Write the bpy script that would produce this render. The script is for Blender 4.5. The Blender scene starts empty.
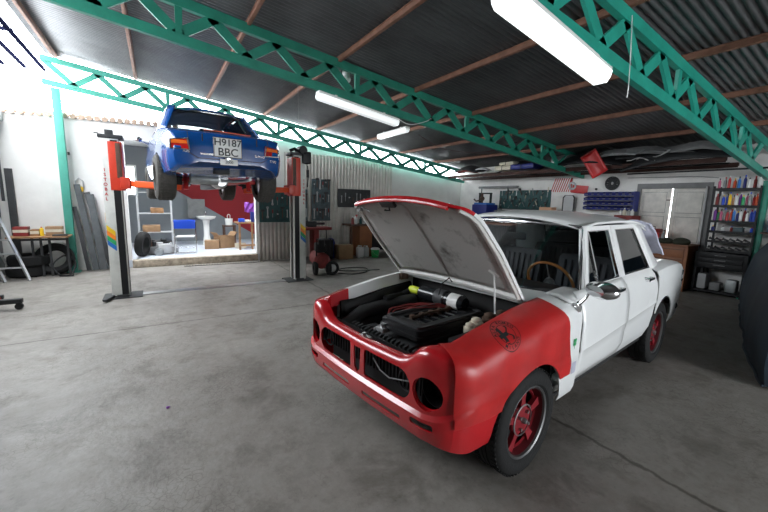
import bpy, bmesh, math, random
from mathutils import Vector, Matrix
from mathutils.bvhtree import BVHTree
random.seed(7)
SC = bpy.context.scene
COL = SC.collection
PI = math.pi
R = math.radians
WORLD, EXPO = 16.0, 0.1

# ---------------------------------------------------------------- materials
def mat(name, col, rough=.5, metal=0., var=.0, vscale=6., bump=0., bscale=40., spec=.5, coat=0., col2=None,
        thr=None, emis=None, estr=0., trans=0., alpha=1.):
    m = bpy.data.materials.new(name); m.use_nodes = True
    nt = m.node_tree; n = nt.nodes; l = nt.links
    b = n['Principled BSDF']
    c = (*col, 1)
    b.inputs['Base Color'].default_value = c
    b.inputs['Roughness'].default_value = rough
    b.inputs['Metallic'].default_value = metal
    b.inputs['Specular IOR Level'].default_value = spec
    b.inputs['Coat Weight'].default_value = coat
    b.inputs['Coat Roughness'].default_value = .08
    b.inputs['Transmission Weight'].default_value = trans
    b.inputs['Alpha'].default_value = alpha
    if emis:
        b.inputs['Emission Color'].default_value = (*emis, 1); b.inputs['Emission Strength'].default_value = estr
    if var > 0 or col2:
        tc = n.new('ShaderNodeTexCoord'); no = n.new('ShaderNodeTexNoise')
        no.inputs['Scale'].default_value = vscale; no.inputs['Detail'].default_value = 6
        no.inputs['Roughness'].default_value = .62
        l.new(tc.outputs['Object'], no.inputs['Vector'])
        r = n.new('ShaderNodeValToRGB')
        lo, hi = thr or (.35, .65)
        r.color_ramp.elements[0].position = lo; r.color_ramp.elements[1].position = hi
        c2 = col2 or tuple(x * (1 - var) for x in col)
        r.color_ramp.elements[0].color = (*c2, 1); r.color_ramp.elements[1].color = c
        l.new(no.outputs['Fac'], r.inputs['Fac']); l.new(r.outputs['Color'], b.inputs['Base Color'])
    if bump > 0:
        tc = n.new('ShaderNodeTexCoord'); no = n.new('ShaderNodeTexNoise')
        no.inputs['Scale'].default_value = bscale; no.inputs['Detail'].default_value = 4
        l.new(tc.outputs['Object'], no.inputs['Vector'])
        bp = n.new('ShaderNodeBump'); bp.inputs['Strength'].default_value = bump; bp.inputs['Distance'].default_value = .01
        l.new(no.outputs['Fac'], bp.inputs['Height']); l.new(bp.outputs['Normal'], b.inputs['Normal'])
    return m

M = {}
def mk(k, *a, **kw): M[k] = mat(k, *a, **kw)
mk('white_wall', (.78, .76, .73), .9, var=.10, vscale=2.5, bump=.25, bscale=60)
mk('block_wall', (.84, .82, .79), .9, var=.14, vscale=3)
mk('clad', (.66, .62, .57), .6, var=.22, vscale=3)
mk('door_white', (.80, .77, .71), .7, var=.2, vscale=7)
mk('green', (.022, .25, .17), .45, var=.25, vscale=5, bump=.1, bscale=30)
mk('green_lit', (.022, .35, .26), .4, var=.2, vscale=5)  # lighter copy of the truss green, standing for light on the near truss
mk('rim_grey', (.16, .16, .16), .4, .8)
mk('bar_blue', (.006, .007, .018), 1., spec=0.)
mk('green_pale_glare', (.06, .33, .25), .6, var=.15, vscale=5)  # truss green paled for the glare around the far truss; its post shares it
mk('rust', (.22, .10, .062), .75, var=.35, vscale=9)
mk('rust_dark', (.07, .03, .022), .8, var=.4, vscale=9)
mk('roofing', (.145, .15, .155), .42, .5, var=.35, vscale=1.3)
mk('white_paint', (.85, .86, .85), .28, coat=.5, var=.05, vscale=3)
mk('white_dusty', (.74, .73, .70), .5, var=.12, vscale=5)
mk('red_paint', (.52, .010, .016), .25, coat=.6, var=.15, vscale=4)
mk('red_vinyl', (.52, .018, .018), .38, var=.30, vscale=5, bump=.15, bscale=14, thr=(.25, .6))
mk('blue_paint', (.003, .060, .25), .22, coat=.7, var=.05)
mk('black', (.009, .009, .010), .5, spec=.3)
mk('black_gloss', (.012, .013, .015), .2)
mk('black_matte', (.01, .01, .01), .85)
mk('rubber', (.012, .012, .012), .75, spec=.3, bump=.3, bscale=60)
mk('rubber_grey', (.075, .07, .062), .85, var=.3, vscale=20)
mk('dark_grey', (.035, .036, .038), .6, var=.3)
mk('grey', (.22, .22, .22), .6, var=.25)
mk('light_grey', (.5, .5, .5), .6, var=.1)
mk('steel', (.42, .42, .42), .35, .85, var=.2, vscale=10)
mk('galv', (.36, .38, .38), .45, .5, var=.3, vscale=6)
mk('chrome', (.75, .75, .76), .12, 1.)
mk('alu', (.6, .6, .6), .35, .8, var=.15)
mk('red', (.5, .02, .02), .4, var=.15)
mk('red_dull', (.24, .022, .02), .6, var=.35, vscale=12)
mk('lift_red', (.62, .045, .018), .4, var=.15)
mk('orange_red', (.75, .09, .02), .4)
mk('blue', (.01, .07, .55), .35)
mk('navy', (.012, .022, .20), .4, var=.2)
mk('teal', (.02, .085, .085), .6, var=.4, vscale=8)
mk('teal_grey', (.085, .125, .14), .6, var=.4, vscale=8)
mk('yellow', (.85, .55, .02), .4)
mk('lime', (.65, .75, .05), .4)
mk('bright_green', (.02, .42, .10), .4)
mk('stripe_green', (.03, .35, .12), .4)
mk('wood', (.36, .19, .085), .6, var=.4, vscale=8)
mk('wood_dark', (.11, .05, .03), .6, var=.4, vscale=8)
mk('wood_orange', (.33, .115, .04), .5, var=.25, vscale=5)
mk('wheel_wood', (.50, .17, .035), .25, coat=.6)
mk('cardboard', (.35, .21, .11), .8, var=.2)
mk('peach', (.62, .36, .22), .7)
mk('cream', (.66, .60, .47), .6, var=.2)
mk('tile_coping', (.55, .40, .30), .8, var=.3, vscale=12)
mk('ceramic', (.72, .71, .68), .25)
mk('tarp', (.018, .034, .052), .6, var=.35, vscale=3, bump=.35, bscale=7)
mk('purple', (.18, .03, .28), .5)
mk('pink', (.55, .12, .22), .5)
mk('insul', (.50, .49, .465), .85, col2=(.13, .115, .10), vscale=4.2, thr=(.30, .46), bump=.8, bscale=110)
mk('seat', (.045, .045, .05), .7, var=.2)
mk('plastic_white', (.74, .74, .72), .4)
mk('lilac', (.55, .55, .66), .3, var=.2, vscale=14, bump=.6, bscale=25)
mk('amber', (.80, .16, .02), .2, coat=.5)
mk('lamp_red', (.45, .01, .01), .15, coat=.8)
mk('plank_grey', (.10, .11, .115), .7, var=.4, vscale=5)
mk('inner_floor', (.56, .60, .66), .35, var=.1)
mk('step', (.45, .38, .29), .85, var=.5, vscale=10)
mk('lamp_body', (.80, .80, .78), .4)
mk('lamp_lens', (.82, .83, .82), .25, emis=(.95, 1, 1), estr=.6)
mk('lamp_lens_lit', (.82, .83, .82), .25, emis=(.93, 1, 1), estr=1.25)
mk('wine', (.10, .008, .012), .5, var=.3)
mk('wheel_red', (.26, .012, .020), .4, var=.3)
mk('olive', (.05, .055, .035), .8, var=.4)
mk('skin_rust', (.12, .07, .045), .7, .3, var=.6, vscale=18)

def glass(name, tint=(.8, .85, .85), fac=.9, refl=.05):
    m = bpy.data.materials.new(name); m.use_nodes = True
    nt = m.node_tree; n = nt.nodes; n.clear()
    o = n.new('ShaderNodeOutputMaterial'); mx = n.new('ShaderNodeMixShader'); fr = n.new('ShaderNodeFresnel')
    t = n.new('ShaderNodeBsdfTransparent'); g = n.new('ShaderNodeBsdfGlossy')
    fr.inputs['IOR'].default_value = 1.5; t.inputs['Color'].default_value = (*[x * fac for x in tint], 1)
    g.inputs['Roughness'].default_value = .03
    ad = n.new('ShaderNodeMath'); ad.operation = 'ADD'; ad.inputs[1].default_value = refl; ad.use_clamp = True
    nt.links.new(fr.outputs[0], ad.inputs[0]); nt.links.new(ad.outputs[0], mx.inputs[0]); nt.links.new(t.outputs[0], mx.inputs[1]); nt.links.new(g.outputs[0], mx.inputs[2])
    nt.links.new(mx.outputs[0], o.inputs['Surface'])
    M[name] = m
glass('glass', (.72, .78, .80))
glass('glass_dark', (.50, .55, .55), .9, .10)

# ---------------------------------------------------------------- mesh builder
def basis(d):
    d = Vector(d).normalized()
    a = Vector((0, 0, 1)) if abs(d.z) < .9 else Vector((1, 0, 0))
    x = a.cross(d).normalized(); y = d.cross(x)
    return x, y, d
class B:
    def __init__(s): s.bm = bmesh.new(); s.mi = 0
    def _f(s, vs):
        try:
            f = s.bm.faces.new(vs); f.material_index = s.mi; return f
        except ValueError: return None
    def box(s, c, sz, rz=0., rx=0., ry=0., bev=0., m=None):
        nb = bmesh.new()
        bmesh.ops.create_cube(nb, size=1)
        bmesh.ops.scale(nb, vec=Vector(sz), verts=nb.verts)
        if bev > 0:
            bmesh.ops.bevel(nb, geom=nb.edges[:], offset=min(bev, min(sz) * .45), segments=2, affect='EDGES', profile=.6)
        mt = Matrix.Translation(Vector(c)) @ Matrix.Rotation(rz, 4, 'Z') @ Matrix.Rotation(ry, 4, 'Y') @ Matrix.Rotation(rx, 4, 'X')
        if m is not None: mt = m @ mt
        s.merge(nb, mt); return s
    def merge(s, nb, mt=Matrix()):
        mp = {}
        for v in nb.verts: mp[v] = s.bm.verts.new(mt @ v.co)
        for f in nb.faces: s._f([mp[v] for v in f.verts])
        nb.free()
    def cyl(s, p0, p1, r, r1=None, n=16, cap=True):
        p0 = Vector(p0); p1 = Vector(p1); r1 = r if r1 is None else r1
        x, y, d = basis(p1 - p0)
        A = [s.bm.verts.new(p0 + (x * math.cos(2 * PI * i / n) + y * math.sin(2 * PI * i / n)) * r) for i in range(n)]
        Bv = [s.bm.verts.new(p1 + (x * math.cos(2 * PI * i / n) + y * math.sin(2 * PI * i / n)) * r1) for i in range(n)]
        for i in range(n): s._f([A[i], A[(i + 1) % n], Bv[(i + 1) % n], Bv[i]])
        if cap: s._f(A[::-1]); s._f(Bv)
        return s
    def tube(s, pts, r, n=8, cyclic=False, flat=1.):
        pts = [Vector(p) for p in pts]; N = len(pts); rings = []
        px = None
        for i, p in enumerate(pts):
            if cyclic: d = pts[(i + 1) % N] - pts[i - 1]
            else: d = pts[min(i + 1, N - 1)] - pts[max(i - 1, 0)]
            d.normalize()
            if px is None: px, py, _ = basis(d)
            else:
                px = (px - d * px.dot(d)).normalized()
            py = d.cross(px)
            rr = r[i] if isinstance(r, (list, tuple)) else r
            rings.append([s.bm.verts.new(p + px * math.cos(2 * PI * k / n) * rr + py * math.sin(2 * PI * k / n) * rr * flat) for k in range(n)])
        for i in range(N if cyclic else N - 1):
            a = rings[i]; b = rings[(i + 1) % N]
            for k in range(n): s._f([a[k], a[(k + 1) % n], b[(k + 1) % n], b[k]])
        if not cyclic: s._f(rings[0][::-1]); s._f(rings[-1])
        return s
    def lathe(s, prof, n=32, c=(0, 0, 0), ax='Z', closed=False):
        """prof: list of (radius, height) about an axis through c"""
        c = Vector(c)
        def P(r, h, a):
            u, v = r * math.cos(a), r * math.sin(a)
            return c + (Vector((u, v, h)) if ax == 'Z' else Vector((u, h, v)) if ax == 'Y' else Vector((h, u, v)))
        rings = [[s.bm.verts.new(P(r, h, 2 * PI * k / n)) for k in range(n)] for r, h in prof]
        L = len(rings)
        for i in range(L if closed else L - 1):
            a = rings[i]; b = rings[(i + 1) % L]
            for k in range(n): s._f([a[k], a[(k + 1) % n], b[(k + 1) % n], b[k]])
        if not closed:
            if prof[0][0] > 1e-6: s._f(rings[0][::-1])
            if prof[-1][0] > 1e-6: s._f(rings[-1])
        return s
    def grid(s, rows, cyc=False):
        """rows: list of equal-length point lists"""
        V = [[s.bm.verts.new(Vector(p)) for p in r] for r in rows]
        for i in range(len(V) - 1):
            a, b = V[i], V[i + 1]; n = len(a)
            for k in range(n if cyc else n - 1): s._f([a[k], a[(k + 1) % n], b[(k + 1) % n], b[k]])
        return V
    def prism(s, poly, h0, h1, fn=None):
        """poly (u,v) extruded h0..h1; fn(u,v,h)->point"""
        fn = fn or (lambda u, v, h: (u, v, h))
        A = [s.bm.verts.new(Vector(fn(u, v, h0))) for u, v in poly]
        C = [s.bm.verts.new(Vector(fn(u, v, h1))) for u, v in poly]
        n = len(poly)
        s._f(A[::-1]); s._f(C)
        for i in range(n): s._f([A[i], A[(i + 1) % n], C[(i + 1) % n], C[i]])
        return s
    def ring(s, out, inn, h0, h1, fn):
        n = len(out)
        q = [[s.bm.verts.new(Vector(fn(u, v, h))) for u, v in pl] for pl in (out, inn) for h in (h0, h1)]
        oa, ob, ia, ib = q
        for i in range(n):
            j = (i + 1) % n
            s._f([oa[i], oa[j], ob[j], ob[i]]); s._f([ia[j], ia[i], ib[i], ib[j]])
            s._f([ob[i], ob[j], ib[j], ib[i]]); s._f([oa[j], oa[i], ia[i], ia[j]])
        return s
    def ball(s, c, r, sub=2, sc=(1, 1, 1)):
        nb = bmesh.new(); bmesh.ops.create_icosphere(nb, subdivisions=sub, radius=1)
        s.merge(nb, Matrix.Translation(Vector(c)) @ Matrix.Diagonal((r * sc[0], r * sc[1], r * sc[2], 1)))
        return s
    def obj(s, name, m, parent=None, sharp=35, norm=True, loc=None):
        if norm: bmesh.ops.recalc_face_normals(s.bm, faces=s.bm.faces)
        me = bpy.data.meshes.new(name); s.bm.to_mesh(me); s.bm.free()
        return mesh_obj(name, me, m, parent, sharp, loc)
def mesh_obj(name, me, m, parent=None, sharp=35, loc=None):
    for k in (m if isinstance(m, (list, tuple)) else [m]): me.materials.append(M[k])
    me.shade_smooth(); me.set_sharp_from_angle(angle=R(sharp))
    o = bpy.data.objects.new(name, me); COL.objects.link(o)
    if parent is not None: o.parent = parent
    if loc is not None: o.location = loc
    return o
def thing(name, label, cat, loc=(0, 0, 0), rz=0., group=None):
    o = bpy.data.objects.new(name, None); COL.objects.link(o); o.empty_display_size = .1
    o.location = loc; o.rotation_euler = (0, 0, rz)
    return tag(o, label, cat, group)
def tag(o, label, cat=None, group=None, kind=None):
    o['label'] = label
    if cat: o['category'] = cat
    if group: o['group'] = group
    if kind: o['kind'] = kind
    return o
def struct(o, label=None):
    o['kind'] = 'structure'
    if label: o['label'] = label
    return o
def copy_tree(o, parent=None):
    c = o.copy(); COL.objects.link(c)
    if parent is not None: c.parent = parent
    for ch in [x for x in COL.objects if x.parent == o]: copy_tree(ch, c)
    return c
def apply_mods(o):
    dg = bpy.context.evaluated_depsgraph_get()
    me = bpy.data.meshes.new_from_object(o.evaluated_get(dg))
    o.modifiers.clear(); o.data = me
    return o
def solid(o, t, off=-1):
    md = o.modifiers.new('s', 'SOLIDIFY'); md.thickness = t; md.offset = off; md.use_even_offset = False
    return o
def cut(o, b, name='cutter'):
    """boolean-subtract the builder b (in o's own frame) from o"""
    bmesh.ops.recalc_face_normals(b.bm, faces=b.bm.faces)
    me = bpy.data.meshes.new(name); b.bm.to_mesh(me); b.bm.free()
    for m in o.data.materials: me.materials.append(m)
    c = bpy.data.objects.new(name, me); COL.objects.link(c)
    md = o.modifiers.new('b', 'BOOLEAN'); md.operation = 'DIFFERENCE'; md.object = c; md.solver = 'EXACT'
    par = o.parent; o.parent = None; mt = o.matrix_world.copy()
    bpy.context.view_layer.update()
    apply_mods(o)
    o.parent = par
    bpy.data.objects.remove(c)
    o.data.shade_smooth(); o.data.set_sharp_from_angle(angle=R(35))
    return o
def text_bm(txt, size, ext=.002, align='CENTER', bold=0.):
    cu = bpy.data.curves.new('t', 'FONT'); cu.body = txt; cu.size = size; cu.extrude = ext
    cu.align_x = align; cu.align_y = 'CENTER'; cu.offset = bold
    o = bpy.data.objects.new('t', cu); COL.objects.link(o)
    dg = bpy.context.evaluated_depsgraph_get()
    me = bpy.data.meshes.new_from_object(o.evaluated_get(dg))
    bm = bmesh.new(); bm.from_mesh(me)
    bpy.data.objects.remove(o); bpy.data.curves.remove(cu)
    return bm
def lerp(a, b, t): return a + (b - a) * t
def interp(x, tab):
    if x <= tab[0][0]: return tab[0][1]
    for (a, u), (b, v) in zip(tab, tab[1:]):
        if x <= b: return u + (v - u) * (x - a) / (b - a)
    return tab[-1][1]
def lin(a, b, n): return [a + (b - a) * i / (n - 1) for i in range(n)]
# ================================================================ room
SL = .133
def rz_(x): return 3.98 - SL * x            # underside of the roof sheets
XB, YA, XC, YF = 9.2, 9.6, -2.5, -4.6       # back wall, far wall, left wall, wall behind the camera
# floor
m = mat('concrete', (.36, .345, .325), .55, bump=.35, bscale=28)
nt = m.node_tree; n = nt.nodes; l = nt.links; bs = n['Principled BSDF']
tc = n.new('ShaderNodeTexCoord')
def noise(sc, det=8, ro=.6, dist=0.):
    q = n.new('ShaderNodeTexNoise'); q.inputs['Scale'].default_value = sc; q.inputs['Detail'].default_value = det
    q.inputs['Roughness'].default_value = ro; q.inputs['Distortion'].default_value = dist
    l.new(tc.outputs['Object'], q.inputs['Vector']); return q.outputs['Fac']
def ramp(f, a, b, c0, c1):
    q = n.new('ShaderNodeValToRGB'); q.color_ramp.elements[0].position = a; q.color_ramp.elements[1].position = b
    q.color_ramp.elements[0].color = (*c0, 1); q.color_ramp.elements[1].color = (*c1, 1); l.new(f, q.inputs['Fac']); return q.outputs['Color']
def mul(a, b, fac=1.):
    q = n.new('ShaderNodeMix'); q.data_type = 'RGBA'; q.blend_type = 'MULTIPLY'; q.inputs[0].default_value = fac
    l.new(a, q.inputs[6]); l.new(b, q.inputs[7]); return q.outputs[2]
def mth(op, a, b=None, c=None):
    q = n.new('ShaderNodeMath'); q.operation = op
    for i, v in enumerate((a, b, c)):
        if v is None: continue
        if isinstance(v, (int, float)): q.inputs[i].default_value = v
        else: l.new(v, q.inputs[i])
    return q.outputs[0]
c = ramp(noise(.7, 6, .55, .4), .3, .7, (.20, .184, .165), (.32, .298, .268))
c = mul(c, ramp(noise(9, 10, .7), .35, .62, (.80, .79, .78), (1, 1, 1)))
c = mul(c, ramp(noise(2.3, 10, .72, .3), .36, .50, (.66, .64, .62), (1, 1, 1)))
c = mul(c, ramp(noise(34, 6, .7), .30, .42, (.72, .72, .72), (1, 1, 1)))
sp = n.new('ShaderNodeSeparateXYZ'); l.new(tc.outputs['Object'], sp.inputs[0])
def seam(ax, at, w, wob=.02):
    d = mth('ABSOLUTE', mth('ADD', mth('SUBTRACT', sp.outputs[ax], at), mth('MULTIPLY', mth('SUBTRACT', noise(3 + at, 5), .5), wob)))
    return ramp(mth('DIVIDE', d, w), .35, 1.0, (.42, .40, .38), (1, 1, 1))
for s_ in (seam(1, 5.06, .018, .06), seam(0, 2.42, .022, .10)):
    c = mul(c, s_)
# crazed, scuffed patch nearest the door
vo = n.new('ShaderNodeTexVoronoi'); vo.feature = 'DISTANCE_TO_EDGE'; vo.inputs['Scale'].default_value = 26
nz = n.new('ShaderNodeMix'); nz.data_type = 'VECTOR'; nz.inputs[0].default_value = .18
n1 = n.new('ShaderNodeTexNoise'); n1.inputs['Scale'].default_value = 5; l.new(tc.outputs['Object'], n1.inputs['Vector'])
l.new(tc.outputs['Object'], nz.inputs[4]); l.new(n1.outputs['Color'], nz.inputs[5]); l.new(nz.outputs[1], vo.inputs['Vector'])
crack = ramp(vo.outputs['Distance'], .01, .06, (.72, .70, .68), (1, 1, 1))
msk = mth('MULTIPLY', ramp(noise(.9, 3), .47, .56, (0, 0, 0), (1, 1, 1)), 1.)
q = n.new('ShaderNodeMix'); q.data_type = 'RGBA'; q.blend_type = 'MULTIPLY'; l.new(msk, q.inputs[0]); l.new(c, q.inputs[6]); l.new(crack, q.inputs[7]); c = q.outputs[2]
l.new(c, bs.inputs['Base Color'])
l.new(mth('ADD', mth('MULTIPLY', noise(4, 6), .35), .36), bs.inputs['Roughness'])
M['concrete'] = m
b = B(); b.box(((XC + XB) / 2 - 3, (YF + YA) / 2 - .5, -.1), (XB - XC + 8, YA - YF + 3.2, .2))
struct(b.obj('floor', 'concrete'), 'worn grey concrete garage floor with a straight joint')

# ceiling of corrugated sheets, ribs along X
b = B(); amp = .015; per = .0765
ys = lin(-4.9, 9.72, 1530); xs = lin(-1.62, XB + .25, 9)
rows = [[(x, y, rz_(x) + amp * (1 + math.sin(2 * PI * y / per))) for y in ys] for x in xs]
b.grid(rows)
o = b.obj('ceiling', 'roofing', sharp=80); struct(o, 'dark corrugated metal roof sheets')
solid(o, .004, 1); apply_mods(o)

def slab(name, mt, pts, d0, d1, plane, label=None):
    """polygon in (x,z) or (y,z) extruded through the wall thickness"""
    b = B()
    fn = (lambda u, v, h: (u, h, v)) if plane == 'Y' else (lambda u, v, h: (h, u, v))
    for p in (pts if isinstance(pts[0][0], (tuple, list)) else [pts]): b.prism(p, d0, d1, fn)
    return struct(b.obj(name, mt), label)
b = B(); b.grid([[(x, y, rz_(-1.62) + .02 + amp * (1 + math.sin(2 * PI * y / per))) for y in lin(-4.9, 3.7, 900)] for x in (-2.65, -1.5)])  # out-of-view sheets added to keep skylight off the near floor
o = b.obj('ceiling_blocker', 'roofing', sharp=80); struct(o, 'unseen corrugated roof sheets added at the left to block skylight')
# far wall (behind the lift) with the opening to the side room; open to the sky above it
slab('wall_far', 'white_wall', [
    [(XC - .2, 0), (-.5, 0), (-.5, 2.72), (-.5, 3.08), (XC - .2, 3.0)],
    [(-.5, 2.72), (2.16, 2.72), (2.16, 3.08), (-.5, 3.08)],
    [(2.16, 0), (XB, 0), (XB, 2.42), (6.0, 2.74), (3.2, 3.04), (2.16, 3.08)]], YA, YA + .18, 'Y', 'whitewashed wall behind the car lift')
# back wall
slab('wall_back', 'block_wall', [[(YF, 0), (2.72, 0), (2.72, 2.9), (YF, 2.9)], [(3.92, 0), (YA + .18, 0), (YA + .18, 2.9), (3.92, 2.9)],
                                 [(2.72, 2.04), (3.92, 2.04), (3.92, 2.9), (2.72, 2.9)]], XB, XB + .15, 'X', 'rough white block wall behind the white saloon')
# left wall, behind wall (unseen doorway added to light the car side)
slab('wall_left', 'grey', [[(5.5, 0), (YA, 0), (YA, 2.9), (5.5, 2.9)], [(YF, 0), (3.6, 0), (3.6, 4.15), (YF, 4.15)], [(3.6, 0), (5.5, 0), (5.5, 2.6), (3.6, 2.6)]], XC - .15, XC, 'X', 'grey side wall at the left edge')  # unseen stretch towards the camera raised to block skylight
slab('wall_front', 'white_wall', [[(5.6, 0), (XB, 0), (XB, 2.9), (5.6, 3.4)], [(2.6, 2.6), (5.6, 2.6), (5.6, 3.4), (2.6, 3.8)], [(-2.65, 0), (2.6, 0), (2.6, 3.8), (-2.65, 4.2)]], YF - .15, YF, 'Y')
# tile coping of the far wall
b = B()
for i in range(24):
    x = XC + .1 + i * .125
    z = 3.02 + .02 * (x - XC)
    b.tube([(x, YA - .07, z + .02), (x, YA + .3, z + .10)], .052, n=8)
struct(b.obj('trim_1', 'tile_coping'), 'row of clay tile ends on the white wall')

# corrugated cladding on the right stretch of the far wall
b = B(); xs = lin(2.9, 6.25, 340)
prof = [(x, YA - .045 + .014 * max(-1, min(1, 1.8 * math.sin(2 * PI * x / .10)))) for x in xs]
b.grid([[(x, y, 0.0) for x, y in prof], [(x, y, 2.78 if x < 5.4 else 2.72) for x, y in prof]])
o = b.obj('wall_cladding', 'clad', sharp=60); struct(o, 'ribbed beige sheet cladding behind the tool boards')
# lower partition with board above, between the opening and the cladding
b = B(); xs = lin(2.16, 2.95, 120)
prof = [(x, 9.32 + .016 * max(-1, min(1, 1.8 * math.sin(2 * PI * x / .10)))) for x in xs]
b.grid([[(x, y, 0.) for x, y in prof], [(x, y, 1.0) for x, y in prof]])
o = b.obj('ribbed_panel', 'clad', sharp=60); solid(o, .01); apply_mods(o)
tag(o, 'ribbed beige metal sheet standing below the dark green tool board', 'panel')

# side room seen through the opening
inm = mat('inner_wall', (.45, .47, .48), .8)
nt = inm.node_tree; n = nt.nodes; l = nt.links; bs = n['Principled BSDF']
tc = n.new('ShaderNodeTexCoord'); sp = n.new('ShaderNodeSeparateXYZ'); l.new(tc.outputs['Object'], sp.inputs[0])
f = mth('MULTIPLY', mth('GREATER_THAN', mth('ADD', sp.outputs[2], mth('MULTIPLY', sp.outputs[0], .62)), 2.12), mth('GREATER_THAN', sp.outputs[0], .55))
mx = n.new('ShaderNodeMix'); mx.data_type = 'RGBA'; l.new(f, mx.inputs[0]); mx.inputs[6].default_value = (.19, .205, .22, 1); mx.inputs[7].default_value = (.22, .008, .012, 1)
l.new(mx.outputs[2], bs.inputs['Base Color']); M['inner_wall'] = inm
YI = 13.2
slab('wall_inner', 'inner_wall', [[(-.42, 0), (3.6, 0), (3.6, 3.0), (-.42, 3.0)], [(-1.2, 0), (-.42, 0), (-.42, 1.55), (-1.2, 1.55)], [(-1.2, 2.45), (-.42, 2.45), (-.42, 3.0), (-1.2, 3.0)]], YI, YI + .1, 'Y', 'side room wall with a dark red painted slant')
slab('wall_inner_left', 'grey', [(YA + .18, 0), (YI, 0), (YI, 3.0), (YA + .18, 3.0)], -1.3, -1.2, 'X')
slab('wall_inner_right', 'grey', [(YA + .18, 0), (YI, 0), (YI, 3.0), (YA + .18, 3.0)], 3.5, 3.6, 'X')
b = B(); b.box((1.15, 11.4, .07), (4.7, 3.6, .16)); struct(b.obj('floor_inner', 'inner_floor'), 'pale glossy floor of the side room')
b = B(); b.box((1.15, 12.1, 3.05), (4.9, 2.4, .1)); struct(b.obj('ceiling_inner', 'light_grey'))
b = B(); b.box((.83, YA - .06, .08), (2.64, .20, .16), bev=.01); struct(b.obj('trim_2', 'step'), 'worn raised sill of the side room')
# drain grating in front of the sill
t = thing('floor_drain', 'narrow dark drain grating along the floor before the raised sill', 'drain', (1.35, 9.2, .002), R(-2))
b = B(); b.box((0, 0, .004), (1.75, .10, .006)); b.obj('channel', 'black', t)
b = B()
for i in range(30): b.box((-.85 + i * .058, 0, .010), (.026, .085, .008))
b.obj('grate', 'step', t)
# window frame of side room
b = B()
b.ring([(-1.2, 1.55), (-.42, 1.55), (-.42, 2.45), (-1.2, 2.45)], [(-1.14, 1.61), (-.48, 1.61), (-.48, 2.39), (-1.14, 2.39)], YI - .02, YI + .06, lambda u, v, h: (u, h, v))
struct(b.obj('window_1', 'plastic_white'), 'small bright window of the side room')

# white double door in the back wall with a slit of daylight
t = thing('door_1', 'double door', 'door', (XB, 0, 0)); del t['category']; struct(t, 'old white panelled double door with a slit of daylight')
for y0, y1 in ((2.72, 3.315), (3.34, 3.92)):
    b = B(); yc = (y0 + y1) / 2; w = y1 - y0
    b.box((.05, yc, 1.015), (.05, w, 2.05), bev=.004)
    for zc, h in ((.45, .62), (1.15, .5), (1.7, .42)):
        b.ring([(yc - w * .36, zc - h / 2), (yc + w * .36, zc - h / 2), (yc + w * .36, zc + h / 2), (yc - w * .36, zc + h / 2)],
               [(yc - w * .30, zc - h / 2 + .03), (yc + w * .30, zc - h / 2 + .03), (yc + w * .30, zc + h / 2 - .03), (yc - w * .30, zc + h / 2 - .03)], .012, .026, lambda u, v, h: (h, u, v))
    lf = b.obj('door_leaf', 'door_white', t)
    b = B()
    for zc, h in ((.45, .62), (1.15, .5), (1.7, .42)):
        b.ring([(yc - w * .37, zc - h / 2 - .008), (yc + w * .37, zc - h / 2 - .008), (yc + w * .37, zc + h / 2 + .008), (yc - w * .37, zc + h / 2 + .008)],
               [(yc - w * .355, zc - h / 2), (yc + w * .355, zc - h / 2), (yc + w * .355, zc + h / 2), (yc - w * .355, zc + h / 2)], .021, .0235, lambda u, v, h: (h, u, v))
    b.obj('panel_groove', 'grey', lf)
b = B(); b.box((.0, 3.36, 1.05), (.03, .03, .14)); b.box((-.03, 3.35, 1.75), (.02, .08, .02)); b.obj('door_latch', 'rust_dark', t)
b = B(); b.ring([(2.66, 0), (3.98, 0), (3.98, 2.10), (2.66, 2.10)], [(2.74, -.01), (3.90, -.01), (3.90, 1.99), (2.74, 1.99)], -.02, .03, lambda u, v, h: (h, u, v)); b.obj('door_frame', 'grey', t)

# ---------------------------------------------------------------- trusses and purlins
def truss(name_label, Y, botf, topf, x0, x1, n, w=.032, ch=.115, mt='green', xs0=-1.58, pitch=.77, hw=.058, verts=(.35, 2.72, 5.05, 7.4)):
    t = thing('steel_truss', name_label, 'truss', (x0, Y, botf(x0)))
    ox, oz = x0, botf(x0)
    fn = lambda u, v, h: (u - ox, h, v - oz)
    b = B(); b.prism([(x0, botf(x0)), (x1, botf(x1)), (x1, botf(x1) + ch), (x0, botf(x0) + ch)], -w, w, fn); b.obj('bottom_chord', mt, t)
    b = B(); b.prism([(x0, topf(x0)), (x1, topf(x1)), (x1, topf(x1) - ch), (x0, topf(x0) - ch)], -w, w, fn); b.obj('top_chord', mt, t)
    xs = [xs0 + pitch * i for i in range(40) if xs0 + pitch * i < x1 - .1]
    for i, x in enumerate(xs[:-1]):
        xm = lerp(x, xs[i + 1], .5)
        for (a, za), (c, zc) in (((x, topf(x) - ch), (xm, botf(xm) + ch)), ((xm, botf(xm) + ch), (xs[i + 1], topf(xs[i + 1]) - ch))):
            d = Vector((c - a, 0, zc - za)); nrm = Vector((-d.z, 0, d.x)).normalized() * hw
            ext = d.normalized() * .04
            b = B(); p0 = Vector((a, 0, za)) - ext; p1 = Vector((c, 0, zc)) + ext
            b.prism([((p0 - nrm).x, (p0 - nrm).z), ((p1 - nrm).x, (p1 - nrm).z), ((p1 + nrm).x, (p1 + nrm).z), ((p0 + nrm).x, (p0 + nrm).z)], -w * .5, w * .5, fn)
            b.obj('web_member', mt, t)
    for x in verts:
        if not x0 < x < x1: continue
        b = B(); zl, zh = botf(x) + ch - .03, topf(x) - ch + .03
        b.prism([(x - .035, zl), (x + .035, zl), (x + .05, zh), (x - .03, zh)], -w * .6, w * .6, fn); b.obj('upright_member', mt, t)
    return t
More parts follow.
